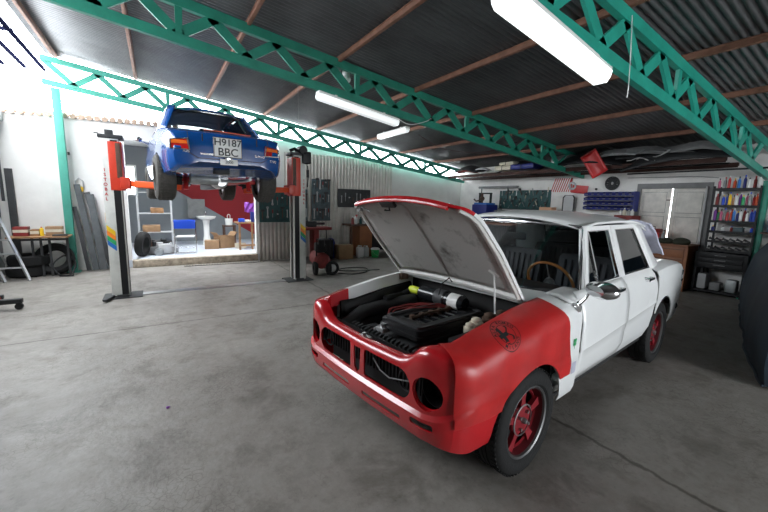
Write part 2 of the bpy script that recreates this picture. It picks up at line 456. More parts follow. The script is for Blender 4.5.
truss('green steel lattice truss crossing above the blue car to the wall', 5.22, lambda x: 3.385 - .1225 * x, lambda x: 3.915 - .1225 * x, -2.0, 9.15, 15)
truss('green lattice truss farthest back, glare painted into its colour, above the wall behind the lift', 9.42, lambda x: 3.37 - .120 * x, lambda x: 3.88 - .128 * x, -1.65, 9.15, 15, mt='green_pale_glare', ch=.10, w=.03, hw=.05)
truss('green truss nearest the camera, light painted into its colour, with the big strip lamp below', 1.92, lambda x: 3.315 - .1325 * x, lambda x: 3.88 - .1325 * x, -2.0, 9.15, 15, mt='green_lit')
NAMES = ['at the open left edge of the roof', 'second from the open left edge', 'third from the open left edge, above the blue car', 'fourth from the open left edge',
         'crossing above the middle strip lamp', 'third from the back wall', 'second from the back wall', 'nearest the back wall']
for i, x in enumerate((-1.45, -.2, 1.15, 2.42, 3.82, 5.17, 6.53, 7.88)):
    b = B(); b.box((0, 0, 0), (.045, 14.5, .065), bev=.004); b.box((0, 0, .03), (.065, 14.5, .012))
    o = b.obj('roof_purlin', 'rust', loc=(x, 2.4, 3.935 - SL * x)); o.rotation_euler = (0, R(7.6), 0)
    tag(o, 'rusty brown steel roof purlin, ' + NAMES[i], 'roof purlin', 'roof purlins')
# glazing bars over the open strip left of the roof
b = B()
for x in (-1.80, -2.10, -2.42, -2.74, -3.06): b.box((x, 6.7, 4.10), (.05, 7.8, .05))
for y in (3.1, 5.8, 8.5): b.box((-2.45, y, 4.13), (1.35, .05, .05))
tag(b.obj('skylight_bars', 'bar_blue'), 'thin dark glazing bars of the bright skylight strip at top left', 'skylight bars')
# green post under far truss
t = thing('green_post', 'green steel post standing against the white wall, holding up the truss', 'post', (-1.47, 9.42, 0))
b = B(); b.box((0, 0, 1.76), (.13, .10, 3.52), bev=.006); b.obj('shaft', 'green_pale_glare', t)
b = B(); b.box((0, 0, .01), (.22, .2, .02)); b.obj('base_plate', 'green_pale_glare', t)
t = thing('green_post', 'green steel post at the right edge beside the bottle rack', 'post', (8.86, 1.86, 0))
b = B(); b.box((0, 0, 1.04), (.09, .09, 2.08), bev=.006); b.obj('shaft', 'green', t)
b = B(); b.box((0, 0, .01), (.24, .24, .02)); b.obj('base_plate', 'green', t)

# ---------------------------------------------------------------- strip lamps
def strip_lamp(label, p0, p1, w, h, lens='lamp_lens'):
    p0 = Vector(p0); p1 = Vector(p1); L = (p1 - p0).length
    t = thing('strip_lamp', label, 'lamp', (p0 + p1) / 2)
    d = (p1 - p0).normalized()
    t.rotation_euler = (0, -math.asin(d.z), math.atan2(d.y, d.x))
    b = B(); b.box((0, 0, h * .42), (L, w * .8, h * .5), bev=.008); b.obj('housing', 'lamp_body', t)
    b = B()
    sec = [(-w / 2, h * .25), (-w * .46, -h * .1), (-w * .30, -h * .5), (w * .30, -h * .5), (w * .46, -h * .1), (w / 2, h * .25)]
    rows = []
    for x, k in ((-L / 2 + .0, .8), (-L / 2 + .03, 1), (L / 2 - .03, 1), (L / 2, .8)): rows.append([(x, y * k, z * k) for y, z in sec])
    V = b.grid(rows, cyc=True); b._f(V[0][::-1]); b._f(V[-1])
    b.obj('diffuser', lens, t)
    for s in (-1, 1):
        b = B(); b.box((s * L * .3, 0, h * .75), (.03, w * .4, h * .3)); b.obj('bracket', 'lamp_body', t)
    return t
strip_lamp('large white strip lamp under the nearest green truss', (2.06, 1.88, 2.965), (3.62, 1.98, 2.76), .19, .13, 'lamp_lens_lit')
strip_lamp('middle white strip lamp hanging under the long green truss', (2.02, 5.08, 3.02), (3.42, 5.12, 2.83), .15, .10)
strip_lamp('small white strip lamp farthest from the camera, below the rusty purlins', (4.75, 7.9, 3.13), (4.75, 6.7, 3.13), .15, .10)
t = thing('bulkhead_lamp', 'small round white ceiling lamp glimpsed through the long truss', 'lamp', (2.72, 5.6, 3.5))
b = B(); b.ball((0, 0, 0), .08, 2, (1, 1, .8)); b.obj('globe', 'lamp_body', t); b = B(); b.cyl((0, 0, .05), (0, 0, .12), .06); b.obj('base', 'lamp_body', t)
def cable(label, pts, r=.006, mt='black', name='cable', cat='cable', group=None):
    b = B(); P = [Vector(p) for p in pts]; out = []
    for i in range(len(P) - 1):                       # Catmull-Rom
        p0 = P[max(i - 1, 0)]; p1 = P[i]; p2 = P[i + 1]; p3 = P[min(i + 2, len(P) - 1)]
        for k in range(8):
            t_ = k / 8
            out.append(.5 * ((2 * p1) + (-p0 + p2) * t_ + (2 * p0 - 5 * p1 + 4 * p2 - p3) * t_ ** 2 + (-p0 + 3 * p1 - 3 * p2 + p3) * t_ ** 3))
    out.append(P[-1]); b.tube(out, r, n=6)
    return tag(b.obj(name, mt), label, cat, group)
cable('thin white cord hanging from the nearest green truss beside the big lamp', [(3.78, 1.86, 3.3), (3.80, 1.85, 3.05), (3.84, 1.85, 2.72), (3.86, 1.86, 2.6)], .005, 'plastic_white', 'cord', 'cord')
cable('thin wire hanging from the roof down to the right lift motor', [(2.35, 6.85, 3.66), (2.36, 6.85, 3.0), (2.36, 6.85, 2.62)], .004, 'grey')
cable('looping brown cable sagging below the purlins near the small strip lamp', [(5.2, 6.9, 3.1), (5.5, 6.3, 2.75), (6.2, 5.8, 2.7), (6.9, 5.5, 2.95)], .007, 'rust_dark')
cable('white cord running off the end of the middle strip lamp', [(3.4, 5.08, 2.9), (3.62, 5.05, 2.83), (3.95, 5.06, 2.92), (4.1, 5.1, 3.0)], .006, 'plastic_white')

# ---------------------------------------------------------------- world, lights, camera
w = bpy.data.worlds.new('sky'); SC.world = w; w.use_nodes = True
bg = w.node_tree.nodes['Background']; bg.inputs[0].default_value = (.90, .95, 1, 1); bg.inputs[1].default_value = WORLD
def portal(loc, sx, sy, rot):
    li = bpy.data.lights.new('daylight_portal', 'AREA'); li.shape = 'RECTANGLE'; li.size = sx; li.size_y = sy
    li.cycles.is_portal = True
    o = bpy.data.objects.new('daylight_portal', li); COL.objects.link(o); o.location = loc; o.rotation_euler = rot
portal((-2.6, 6.7, 4.3), 2.2, 6.2, (0, 0, 0))
portal((XC - .1, 6.7, 3.4), 1.6, 6.2, (0, R(-90), 0))
portal((3.0, YA + .1, 3.4), 9, .9, (R(-90), 0, 0))
portal((4.1, YF - .05, 1.3), 3.0, 2.6, (R(90), 0, 0))

cam = bpy.data.cameras.new('camera'); co = bpy.data.objects.new('camera', cam); COL.objects.link(co)
cam.sensor_width = 36; cam.lens = 361.6 / 768 * 36; cam.clip_start = .05
A_, PIT, ROL = R(57.75), R(8.5), R(1.46)
fh = Vector((math.cos(A_), math.sin(A_), 0)); rh = Vector((math.sin(A_), -math.cos(A_), 0)); zz = Vector((0, 0, 1))
fw = fh * math.cos(PIT) - zz * math.sin(PIT); u0 = fh * math.sin(PIT) + zz * math.cos(PIT)
rr = rh * math.cos(ROL) + u0 * math.sin(ROL); uu = -rh * math.sin(ROL) + u0 * math.cos(ROL)
co.matrix_world = Matrix(((rr.x, uu.x, -fw.x, 0), (rr.y, uu.y, -fw.y, 0), (rr.z, uu.z, -fw.z, 1.56), (0, 0, 0, 1)))
SC.camera = co
vs = SC.view_settings; vs.view_transform = 'Standard'; vs.look = 'None'; vs.gamma = 1; vs.exposure = EXPO; vs.use_curve_mapping = False
SC.cycles.max_bounces = 8; SC.cycles.diffuse_bounces = 5; SC.cycles.transparent_max_bounces = 12
# ================================================================ white saloon with the bonnet up
# car frame: x forward from the front axle, y to the car's left, z up
car = thing('classic_saloon_car', 'white classic four-door saloon with red nose and raised bonnet in the foreground', 'car', (1.664, 1.926, 0), R(187.26))
HW = .775
def wtab(z): return interp(z, [(.30, .66), (.36, .715), (.46, .752), (.585, .768), (.60, .778), (.625, .775), (.80, .775), (.88, .762), (.95, .735), (1.0, .695)])
def ftop(x): return interp(x, [(-.6, .985), (-.3, .968), (0, .945), (.4, .885), (.55, .85), (.62, .82)])
def taper(x):   # plan narrowing towards nose and tail
    return 1 - .055 * max(0, min(1, (x - .0) / .6)) - .07 * max(0, min(1, (-2.6 - x) / .95)) ** 1.5
def front_path():
    """(outer xy, inner xy, zi, f) f = 0 on the fender side, 1 on the nose face"""
    P = []
    for x in lin(-.56, .46, 22): P.append(((x, HW * taper(x)), (x, .575), ftop(x), 0.))
    for k in range(1, 10):
        a = R(90 * k / 10)
        cx, cy, r = .46, .545, HW * taper(.46) - .545
        ox, oy = cx + (r + .005) * math.sin(a), cy + r * math.cos(a)
        f = math.sin(a) ** 2
        P.append(((ox, oy), (lerp(.52, .60, f), lerp(.575, .50, f)), lerp(.86, .845, f), f))
    for y in lin(.545, 0, 26): P.append(((.668 + .018 * (1 - (y / .56) ** 2), y), (.598 + .01 * (1 - (y / .5) ** 2), y * .9), interp(abs(y), [(.0, .735), (.38, .745), (.44, .765), (.50, .82), (.56, .845)]), 1.))
    return P
FP = front_path()
SIDEPROF = [(-.02, None, -.095), (.04, None, 0), (.22, None, -.004), (.48, None, -.018), (.70, None, -.036), (.86, None, -.058), (.955, None, -.09), (1., None, -.145),
            (1., .66, 0), (1., .625, 0), (1.006, .60, 0), (.995, .58, 0), (.975, .47, 0), (.935, .37, 0), (.86, .325, 0)]
NOSEPROF = [(.0, None, -.05), (.0, None, 0), (.30, None, .006), (.62, None, .002), (.85, None, -.012), (.97, None, -.04), (1., None, -.075), (1., None, -.11),
            (.99, .60, 0), (.985, .545, 0), (.98, .52, 0), (1.20, .50, 0), (1.20, .46, 0), (1.08, .40, 0), (.95, .375, 0)]
def shell_pt(st, prof_i, off=0.):
    (ox, oy), (ix, iy), zi, f = st
    a = SIDEPROF[prof_i]; b_ = NOSEPROF[prof_i]
    def ev(p): return p[0], (zi + p[2] if p[1] is None else p[1])
    wa, za = ev(a); wb, zb = ev(b_)
    w_, z = lerp(wa, wb, f), lerp(za, zb, f)
    d = Vector((ox - ix, oy - iy)); L = d.length
    return Vector((ix + d.x * w_, iy + d.y * w_, z))
def mirror(p): return Vector((p.x, -p.y, p.z))
NP = len(SIDEPROF)
L_rows = [[shell_pt(st, k) for k in range(NP)] for st in FP]
nfs = 22 + 5
# left fender (under the red cover) and right fender, nose
def arch_cut(b, x=0., s=1, r=.352, z=.325):
    b.cyl((x, s * .50, z), (x, s * .95, z), r, n=48)
rows = L_rows[:nfs]
b = B(); b.grid(rows); fl = b.obj('front_fender', ['white_paint', 'red_paint'], car); solid(fl, .006, -1); fl.parent = car
b = B(); b.grid([[mirror(p) for p in r] for r in rows]); fr = b.obj('front_fender', ['white_paint', 'red_paint'], car); solid(fr, .006, -1)
nr = L_rows[nfs - 1:]
b = B(); b.grid(nr + [[mirror(p) for p in r] for r in nr[-2::-1]]); nose = b.obj('nose_panel', ['red_paint', 'red_paint'], car); solid(nose, .010, -1)
for o in (fl, fr, nose): apply_mods(o)
for o, s in ((fl, 1), (fr, -1)):
    c = B(); arch_cut(c, 0, s); cut(o, c)
    for p in o.data.polygons:
        if p.center.x > (.385 if s < 0 else .12): p.material_index = 1
# openings of the nose: lamp holes, grille halves, slots
def yz(u, v, h): return (h, u, v)
def rrect(y0, y1, z0, z1, r, n=6, r2=None):
    out = []; r2 = r if r2 is None else r2
    for cx, cz, a0, q in ((y1 - r2, z1 - r2, 0, r2), (y0 + r, z1 - r, 90, r), (y0 + r, z0 + r, 180, r), (y1 - r2, z0 + r2, 270, r2)):
        for k in range(n + 1):
            a = R(a0 + 90 * k / n); out.append((cx + q * math.cos(a), cz + q * math.sin(a)))
    return out
c = B()
for s in (1, -1):
    c.cyl((.45, s * .565, .625), (.85, s * .552, .625), .086, n=32)
    pl = rrect(.07, .455, .535, .700, .02, 6, .080)
    c.prism([(s * u, v) for u, v in pl], .60, .80, yz)
    c.prism([(s * u, v) for u, v in rrect(.07, .40, .418, .446, .008)], .60, .85, yz)
    c.prism([(s * u, v) for u, v in rrect(.475, .615, .445, .482, .015)], .52, .85, yz)
c.prism([(-.035, .69), (.035, .69), (.028, .56), (0, .53), (-.028, .56)], .60, .80, yz)
cut(nose, c)
# rims around the lamp holes and a chrome-less trim line
for s in (1, -1):
    b = B(); b.tube([(.655 - .035 * (.5 + .5 * math.cos(a)), s * (.558 + .090 * math.cos(a)), .625 + .090 * math.sin(a)) for a in lin(0, 2 * PI, 33)[:-1]], .008, n=6, cyclic=True); b.obj('lamp_rim', 'red_paint', car)
    b = B(); b.lathe([(.001, .45), (.06, .46), (.084, .52), (.086, .60), (.082, .60), (.08, .52), (.05, .48), (.001, .47)], 24, (0, s * .558, .625), 'X', closed=True); b.obj('lamp_bowl', 'black', car)
    b = B(); b.tube([(.64, s * (.395 + .058 * math.cos(a)), .622 + .058 * math.sin(a)) for a in lin(0, 2 * PI, 25)[:-1]], .006, n=6, cyclic=True); b.obj('inner_lamp_ring', 'black', car)
b = B(); b.box((.57, 0, .60), (.01, .90, .28))
for i in range(30):
    y = -.45 + i * .031
    b.box((.59, y, .62), (.012, .008, .15))
b.obj('radiator', 'black', car)
cb = B(); cb.tube([(.66, .13, .66), (.665, .2, .615), (.665, .28, .60), (.66, .36, .62), (.64, .43, .63)], .004, n=5); cb.obj('loose_wire', 'grey', car)
b = B(); b.tube([(.640, y, .742) for y in lin(-.38, .38, 15)], .007, n=6); b.obj('bonnet_seal_strip', 'red_paint', car)
b = B(); b.box((.625, 0, .742), (.04, .09, .012)); b.cyl((.625, -.01, .74), (.625, -.01, .765), .012); b.obj('bonnet_latch', 'steel', car)

# ---- doors, sills, rear quarter
def side_rows(x0, x1, zt, zb, nx=10, s=1, extra=None):
    zs = [.30, .33, .36, .41, .46, .52, .585, .60, .625, .70, .80, .84, .88, .915, .95, .975, 1.0]
    out = []
    for x in lin(x0, x1, nx):
        col = []
        for z in zs:
            if z < zb - 1e-6: continue
            zz_ = z
            col.append(Vector((x, s * wtab(z) * taper(x), zz_ + crease(x) * (1 if .5 < z < .7 else 0))))
        out.append(col)
    return out
def crease(x): return interp(-x, [(.3, 0), (.9, .02), (1.8, .07), (2.9, .12), (3.6, .13)])
for s in (1, -1):
    for nm, x0, x1 in (('front_door', -.575, -1.455), ('rear_door', -1.462, -2.22)):
        b = B(); b.grid(side_rows(x0, x1, 1, .36, 12, s)); o = b.obj(nm, ['white_paint'] , car); solid(o, .008, 0); apply_mods(o)
        if nm == 'rear_door':
            c = B(); arch_cut(c, -2.51, s, .37, .335); cut(o, c)
        if s == 1:
            hx = -1.24 if nm == 'front_door' else -1.99
            h = B(); y = wtab(.93) + .012
            h.box((hx, y + .018, .935), (.15, .016, .024), bev=.007); h.cyl((hx + .065, y - .02, .935), (hx + .065, y + .024, .935), .020); h.cyl((hx - .065, y - .02, .935), (hx - .065, y + .02, .935), .012)
            q = h.obj('door_handle', 'chrome', o)
        # window frame on the leaning plane above the belt
        def slant(u, v, h, s=s):
            y = lerp(.695, .572, v) + h; return (u, s * y, lerp(.985, 1.418, v))
        if nm == 'front_door':
            out = [(-.775, 0), (-.93, 1), (-1.415, 1), (-1.455, 0)]; inn = [(-.815, .06), (-.965, .925), (-1.365, .925), (-1.40, .06)]
        else:
            out = [(-1.462, 0), (-1.425, 1), (-2.01, 1), (-2.27, 0)]; inn = [(-1.535, .06), (-1.50, .925), (-1.955, .925), (-2.185, .06)]
        b = B(); b.ring(out, inn, -.02, .006, slant); b.obj('window_frame', 'white_paint', o)
        ch = B(); inn2 = [(lerp(u, sum(p[0] for p in inn) / 4, .035), lerp(v, .5, .04)) for u, v in inn]
        ch.ring(inn, inn2, -.008, .010, slant); ch.obj('chrome_trim', 'chrome', o)
        if nm == 'front_door':
            b = B(); b.prism([(-.985, .07), (-1.005, .07), (-.985, .93), (-.968, .93)], -.012, .008, slant); b.obj('quarter_light_bar', 'chrome', o)
            g = B(); g.prism([(-.82, .07), (-.985, .07), (-.97, .92), (-.965, .92)], -.006, -.003, slant); g.obj('quarter_glass', 'glass_dark', o)
        else:
            g = B(); g.prism([(u, v) for u, v in inn], -.006, -.003, slant); g.obj('window_glass', 'glass_dark', o)
    # sill
    b = B(); b.box((-1.27, s * .64, .345), (1.75, .10, .05), bev=.015); b.obj('sill', 'white_paint', car)
# rear body
def rear_path():
    P = []
    for x in lin(-2.228, -3.25, 20): P.append(((x, HW * taper(x)), (x, .56), interp(x, [(-3.4, .945), (-3.2, .985), (-2.9, 1.015), (-2.6, 1.02), (-2.2, 1.0)]), 0.))
    for k in range(1, 9):
        a = R(90 * k / 9); w0 = HW * taper(-3.25); r = .10
        P.append(((-3.25 - .10 * math.sin(a), w0 - r + r * math.cos(a)), (-3.25 - .03 * math.sin(a), .56 - .06 * (1 - math.cos(a))), lerp(.962, .93, math.sin(a)), 0.))
    for y in lin(.56, 0, 9): P.append(((-3.355 - .015 * (1 - (y / .53) ** 2), y), (-3.29, y * .9), .93 + .015 * (1 - (y / .53) ** 2), 0.))
    return P
RPROF = [(0, None, 0), (.4, None, -.002), (.70, None, -.010), (.88, None, -.030), (.965, None, -.068), (1., None, -.15), (1., .745, 0), (1.008, .72, 0), (.995, .695, 0), (.985, .58, 0), (.95, .46, 0), (.88, .38, 0), (.78, .34, 0)]
rows = []
for (ox, oy), (ix, iy), zi, f in rear_path():
    rows.append([Vector((ix + (ox - ix) * w_, iy + (oy - iy) * w_, (zi + dz if zc is None else zc))) for w_, zc, dz in RPROF])
full = rows + [[mirror(p) for p in r] for r in rows[-2::-1]]
b = B(); b.grid(full); rb = b.obj('rear_body', 'white_paint', car); solid(rb, .008, 1); apply_mods(rb)
c = B(); arch_cut(c, -2.51, 1, .37, .335); cut(rb, c); c = B(); arch_cut(c, -2.51, -1, .37, .335); cut(rb, c)
# boot lid
b = B(); b.grid([[(x, y, interp(x, [(-3.4, .94), (-3.2, .985), (-2.9, 1.015), (-2.62, 1.025)]) + .018 * (1 - (y / .56) ** 2)) for y in lin(-.555, .555, 13)] for x in lin(-2.70, -3.29, 8)])
o = b.obj('boot_lid', 'white_paint', car); solid(o, .01, 0); apply_mods(o)
# wraparound side lamp cut-out at the tail
b = B(); pl = rrect(-3.24, -3.16, .775, .90, .012)
b.ring(pl, [(lerp(u, -3.20, .22), lerp(v, .852, .22)) for u, v in pl], .735, .758, lambda u, v, h: (u, h + .002, v)); b.obj('tail_side_trim', 'chrome', car)
b = B(); b.prism([(lerp(u, -3.20, .2), lerp(v, .852, .2)) for u, v in pl], .735, .752, lambda u, v, h: (u, h + .002, v)); b.obj('tail_side_lamp', 'dark_grey', car)
b = B(); b.tube([(-3.1, .735, .50), (-3.33, .69, .49), (-3.42, .55, .49), (-3.45, 0, .49), (-3.42, -.55, .49), (-3.33, -.69, .49), (-3.1, -.735, .50)], .04, n=8, flat=1.0); b.obj('rear_bumper', 'dark_grey', car)

# roof, pillars, windscreen
def roof_z(x): return interp(x, [(-2.52, 1.35), (-2.36, 1.395), (-2.1, 1.425), (-1.7, 1.445), (-1.3, 1.445), (-1.0, 1.43), (-.87, 1.40)])
b = B(); rows = []
for i, x in enumerate(lin(-.86, -2.52, 20)):
    row = []
    for y in lin(-1, 1, 17):
        xx = x + (-.06 * abs(y) ** 3 if i < 4 else 0) * (1 - i / 4) + (.05 * abs(y) ** 3 if i > 16 else 0)
        ye = .572 - .02 * abs(x + 1.7) ** 2
        row.append((xx, ye * (math.sin(y * PI / 2 * .86) / math.sin(PI / 2 * .86) * .4 + y * .6), roof_z(x) + .075 * (1 - y * y) - .004 * abs(y) ** 8))
    rows.append(row)
b.grid(rows); o = b.obj('roof', 'white_paint', car); solid(o, .012, -1); apply_mods(o)
for s in (1, -1):
    b = B(); b.tube([(-.775, s * .70, .985), (-.82, s * .65, 1.12), (-.885, s * .595, 1.32), (-.93, s * .58, 1.415), (-1.1, s * .588, 1.438), (-1.5, s * .590, 1.448), (-1.9, s * .587, 1.442), (-2.15, s * .578, 1.42), (-2.36, s * .566, 1.385)], .011, n=6)
    b.obj('drip_rail', 'white_paint', car)
    b = B(); b.prism([(-.735, .95), (-.785, .95), (-.955, 1.415), (-.925, 1.42)], 0, 1, lambda u, v, h, s=s: (u, s * (lerp(.695, .580, (v - .95) / .44) - .03 * h), v)); b.obj('windscreen_pillar', 'white_paint', car)
    b = B(); rows = []
    for t_ in lin(0, 1, 8):
        z = lerp(.985, 1.425, t_)
        xa = lerp(-2.24, -2.0, t_); xb = lerp(-2.74, -2.44, t_ ** .8); ya = lerp(.700, .572, t_); yb = lerp(.60, .50, t_)
        z2 = lerp(1.01, 1.365, t_)
        rows.append([(lerp(xa, xb, u), s * (lerp(ya, yb, u ** 2.2)), lerp(z, z2, u)) for u in lin(0, 1, 7)])
    b.grid(rows); o = b.obj('rear_pillar', 'white_paint', car); solid(o, .02, 0); apply_mods(o)
# cowl
b = B(); rows = []
for x in lin(-.24, -.70, 8):
    rows.append([(x + (-.10 * abs(y) ** 2.5 * (x < -.5)), y * lerp(.60, .66, (-x - .24) / .46), interp(x, [(-.70, .952), (-.5, .942), (-.24, .935)]) + .010 * (1 - y * y)) for y in lin(-1, 1, 15)])
b.grid(rows); o = b.obj('cowl_panel', 'white_paint', car); solid(o, .008, -1); apply_mods(o)
for s in (1, -1):
    b = B(); b.grid([[(x, s * .56, ftop(x) + .003), (x, s * .64, ftop(x) + .004), (x, s * wtab(.95), .95)] for x in lin(-.45, -.74, 6)]); o = b.obj('cowl_corner', 'white_paint', car); solid(o, .006, 0); apply_mods(o)
def wsc(t_, y, off=0.):    # windscreen surface, t 0 base .. 1 top, y -1..1
    hw = lerp(.668, .572, t_); xc = lerp(-.555, -.875, t_); xe = lerp(-.735, -.93, t_)
    return Vector((lerp(xc, xe, abs(y) ** 2.3) + off, y * hw, lerp(.945, 1.41, t_) + .018 * (1 - y * y) * t_))
b = B(); b.grid([[wsc(t_, y) for y in lin(-1, 1, 17)] for t_ in lin(0, 1, 8)]); b.obj('windscreen', 'glass', car, sharp=180)
ed = [wsc(0, y) for y in lin(-.97, .97, 17)] + [wsc(t_, 1.0) for t_ in lin(.05, .95, 6)] + [wsc(1, y) for y in lin(.97, -.97, 17)] + [wsc(t_, -1.0) for t_ in lin(.95, .05, 6)]
b = B(); b.tube(ed, .013, n=8, cyclic=True); b.obj('windscreen_seal', 'black', car)
b = B(); b.tube([p + Vector((.008, 0, .004)) for p in ed], .008, n=6, cyclic=True); b.obj('windscreen_trim', 'chrome', car)
def rwc(t_, y):
    hw = lerp(.575, .50, t_); return Vector((lerp(-2.74, -2.48, t_) + .03 * abs(y) ** 2.5, y * hw, lerp(1.03, 1.37, t_)))
b = B(); b.grid([[rwc(t_, y) for y in lin(-1, 1, 9)] for t_ in lin(0, 1, 4)]); b.obj('rear_window', 'glass', car, sharp=180)
b = B(); b.tube([rwc(0, y) for y in lin(-1, 1, 9)] + [rwc(1, y) for y in lin(1, -1, 9)], .016, n=6, cyclic=True); b.obj('rear_window_trim', 'chrome', car)
for y0, y1, nm in ((.20, .44, 'a'), (-.10, -.38, 'b')):
    b = B(); b.tube([(-.50, y0, .972), (-.53, y0 - .01, .992)], .010, n=8); b.tube([(-.53, y0 - .01, .992), (-.60, (y0 - .22), 1.03), (-.585, y0 - .40, 1.02)], .005, n=5)
    b.obj('wiper', 'black', car)
# bonnet, raised on its rear hinges
HA = R(46.5)
def hood_pt(u, v, h):   # u 0 hinge .. 1 front edge, v -1..1 across, h thickness outward
    L = .90; hw = interp(u, [(0, .575), (.5, .575), (.8, .545), (.94, .50), (1., .44)])
    front = 1 - .045 * abs(v) ** 2.2 * u
    l_ = u * L * front + .0
    crown = .022 * (1 - v * v) + (-.055 * max(0, (u - .8) / .2) ** 2)
    x_, z_ = l_, crown + h
    return Vector((-.215 + x_ * math.cos(HA) - z_ * math.sin(HA), v * hw - .03 * (1 - u), .955 + x_ * math.sin(HA) + z_ * math.cos(HA)))
us = lin(0, .82, 14) + lin(.85, 1, 7); vsx = lin(-1, 1, 21)
hood = B()
T1 = [[hood_pt(u, v, .022) for v in vsx] for u in us]; T0 = [[hood_pt(u, v, 0) for v in vsx] for u in us]
hood.grid(T1)
V0 = hood.grid(T0)
hood.mi = 1
def edge_strip(bb, a, c):
    bb.grid([a, c])
hood.mi = 0
for a, c in (([r[0] for r in T0], [r[0] for r in T1]), ([r[-1] for r in T0], [r[-1] for r in T1]), (T0[0], T1[0]), (T0[-1], T1[-1])): hood.grid([a, c])
bmesh.ops.remove_doubles(hood.bm, verts=hood.bm.verts, dist=1e-5)
bonnet = hood.obj('bonnet', ['white_paint', 'red_paint'], car)
uax = Vector((math.cos(HA), 0, math.sin(HA)))
for p in bonnet.data.polygons:
    u = (p.center - Vector((-.215, 0, .955))).dot(uax) / .90
    if u > .835: p.material_index = 1
# underside: insulation panel set in, white borders, centre rib, rolled red lip
b = B(); b.grid([[hood_pt(u, v * .90, -.006) for v in lin(-1, 1, 21)] for u in lin(.09, .935, 22)]); o = b.obj('bonnet_underside', 'insul', bonnet); solid(o, .006, 0); apply_mods(o)
b = B(); b.tube([hood_pt(u, 0, -.010) for u in lin(.12, .93, 10)], .012, n=6, flat=.8); b.obj('centre_rib', 'insul', bonnet)
b = B()
for v in (-1, 1): b.tube([hood_pt(u, v * .965, -.008) for u in lin(.03, .95, 14)], .014, n=6)
b.tube([hood_pt(.045, v, -.010) for v in lin(-.97, .97, 14)], .020, n=6)
b.obj('bonnet_rib_frame', 'white_dusty', bonnet)
b = B(); b.tube([hood_pt(.985, v, -.012) for v in lin(-.93, .93, 21)], .012, n=8); b.obj('rolled_lip', 'red_paint', bonnet)
b = B(); b.box(hood_pt(.955, -.15, -.035), (.04, .13, .02), ry=-HA); b.tube([hood_pt(.955, -.15, -.03), hood_pt(.90, -.17, -.06), hood_pt(.93, -.19, -.075)], .006, n=5); b.obj('bonnet_catch', 'black', bonnet)
b = B(); b.box(hood_pt(.90, -.90, -.02), (.03, .03, .03)); b.tube([hood_pt(.93, -.82, -.02), hood_pt(.88, -.62, -.05)], .006, n=5); b.obj('side_catch', 'steel', bonnet)
pr0 = hood_pt(.285, .80, -.012)
b = B(); b.tube([pr0, (-.055, .45, .88)], .006, n=6); b.tube([hood_pt(.31, .74, -.01), pr0 + Vector((0, 0, .0)), hood_pt(.26, .84, -.01)], .010, n=6); b.obj('bonnet_stay', 'plastic_white', car)
b = B(); b.tube([(-.05, -.02, .90), (-.06, .0, .99), (-.10, .03, 1.03), (-.12, .04, 1.0)], .005, n=6); b.obj('bonnet_cable', 'black', car)
for s in (1, -1):
    b = B(); b.box((-.20, s * .56, .93), (.08, .03, .05)); b.obj('bonnet_hinge', 'skin_rust', car)

# engine bay
b = B()
b.box((.08, 0, .345), (.90, 1.0, .02))
for s in (1, -1): b.box((.065, s * .555, .58), (.77, .02, .46))
b.box((-.31, 0, .62), (.02, 1.10, .62))
b.obj('engine_bay', 'black_matte', car)
for s in (1, -1):
    b = B(); b.grid([[(x, s * .565, ftop(x) - .088), (x, s * .545, ftop(x) - .10), (x, s * .535, ftop(x) - .15), (x, s * .42, .60)] for x in lin(-.28, .42, 8)]); o = b.obj('inner_wing', 'black', car)
for k_ in (): pass
eng = B(); eng.box((.10, .03, .52), (.64, .34, .34), bev=.03)
for i in range(4): eng.box((-.12 + i * .14, -.12, .60), (.07, .10, .07), bev=.01)
engine = eng.obj('engine_block', 'dark_grey', car)
# large ribbed air box on top
ab = B()
ol = rrect(-.24, .43, -.10, .27, .04)
il = rrect(-.14, .30, -.02, .17, .02)
xy = lambda u, v, h: (u, v, h)
ab.ring(ol, il, .74, .805, xy); ab.ring([(lerp(u, .1, -.03), lerp(v, .085, -.06)) for u, v in ol], ol, .755, .77, xy)
airbox = ab.obj('air_box', 'black', car)
b = B(); b.ring([(lerp(u, .1, .07), lerp(v, .085, .1)) for u, v in ol], [(lerp(u, .1, .13), lerp(v, .085, .18)) for u, v in ol], .805, .822, xy); b.obj('air_box_rim', 'dark_grey', airbox)
b = B()
for i in range(6): b.box((-.11 + i * .075, .075, .78), (.03, .18, .03), bev=.006)
b.obj('air_box_ribs', 'black_gloss', airbox)
b = B()
for i in range(5): b.cyl((-.10 + i * .09, .03, .78), (-.10 + i * .09, .03, .82), .018)
b.tube([(-.15, .035, .80), (.1, .04, .81), (.28, .04, .80)], .012, n=6)
b.obj('cam_cover', 'skin_rust', car)
for i, y in enumerate((-.03, .0, -.06, .02)):
    b = B(); b.tube([(.36 - i * .03, -.16 - i * .02, .72), (.22, -.19 + y, .80 - i * .008), (.02 + i * .05, -.10 + y, .825), (-.16, .02 + y, .81)], .005, n=6); b.obj('ignition_lead', 'red_dull', car)
b = B(); b.tube([(.40, -.20, .68), (.37, -.10, .75), (.30, -.03, .77), (.20, -.14, .76)], .012, n=8); b.obj('breather_hose', 'grey', car)
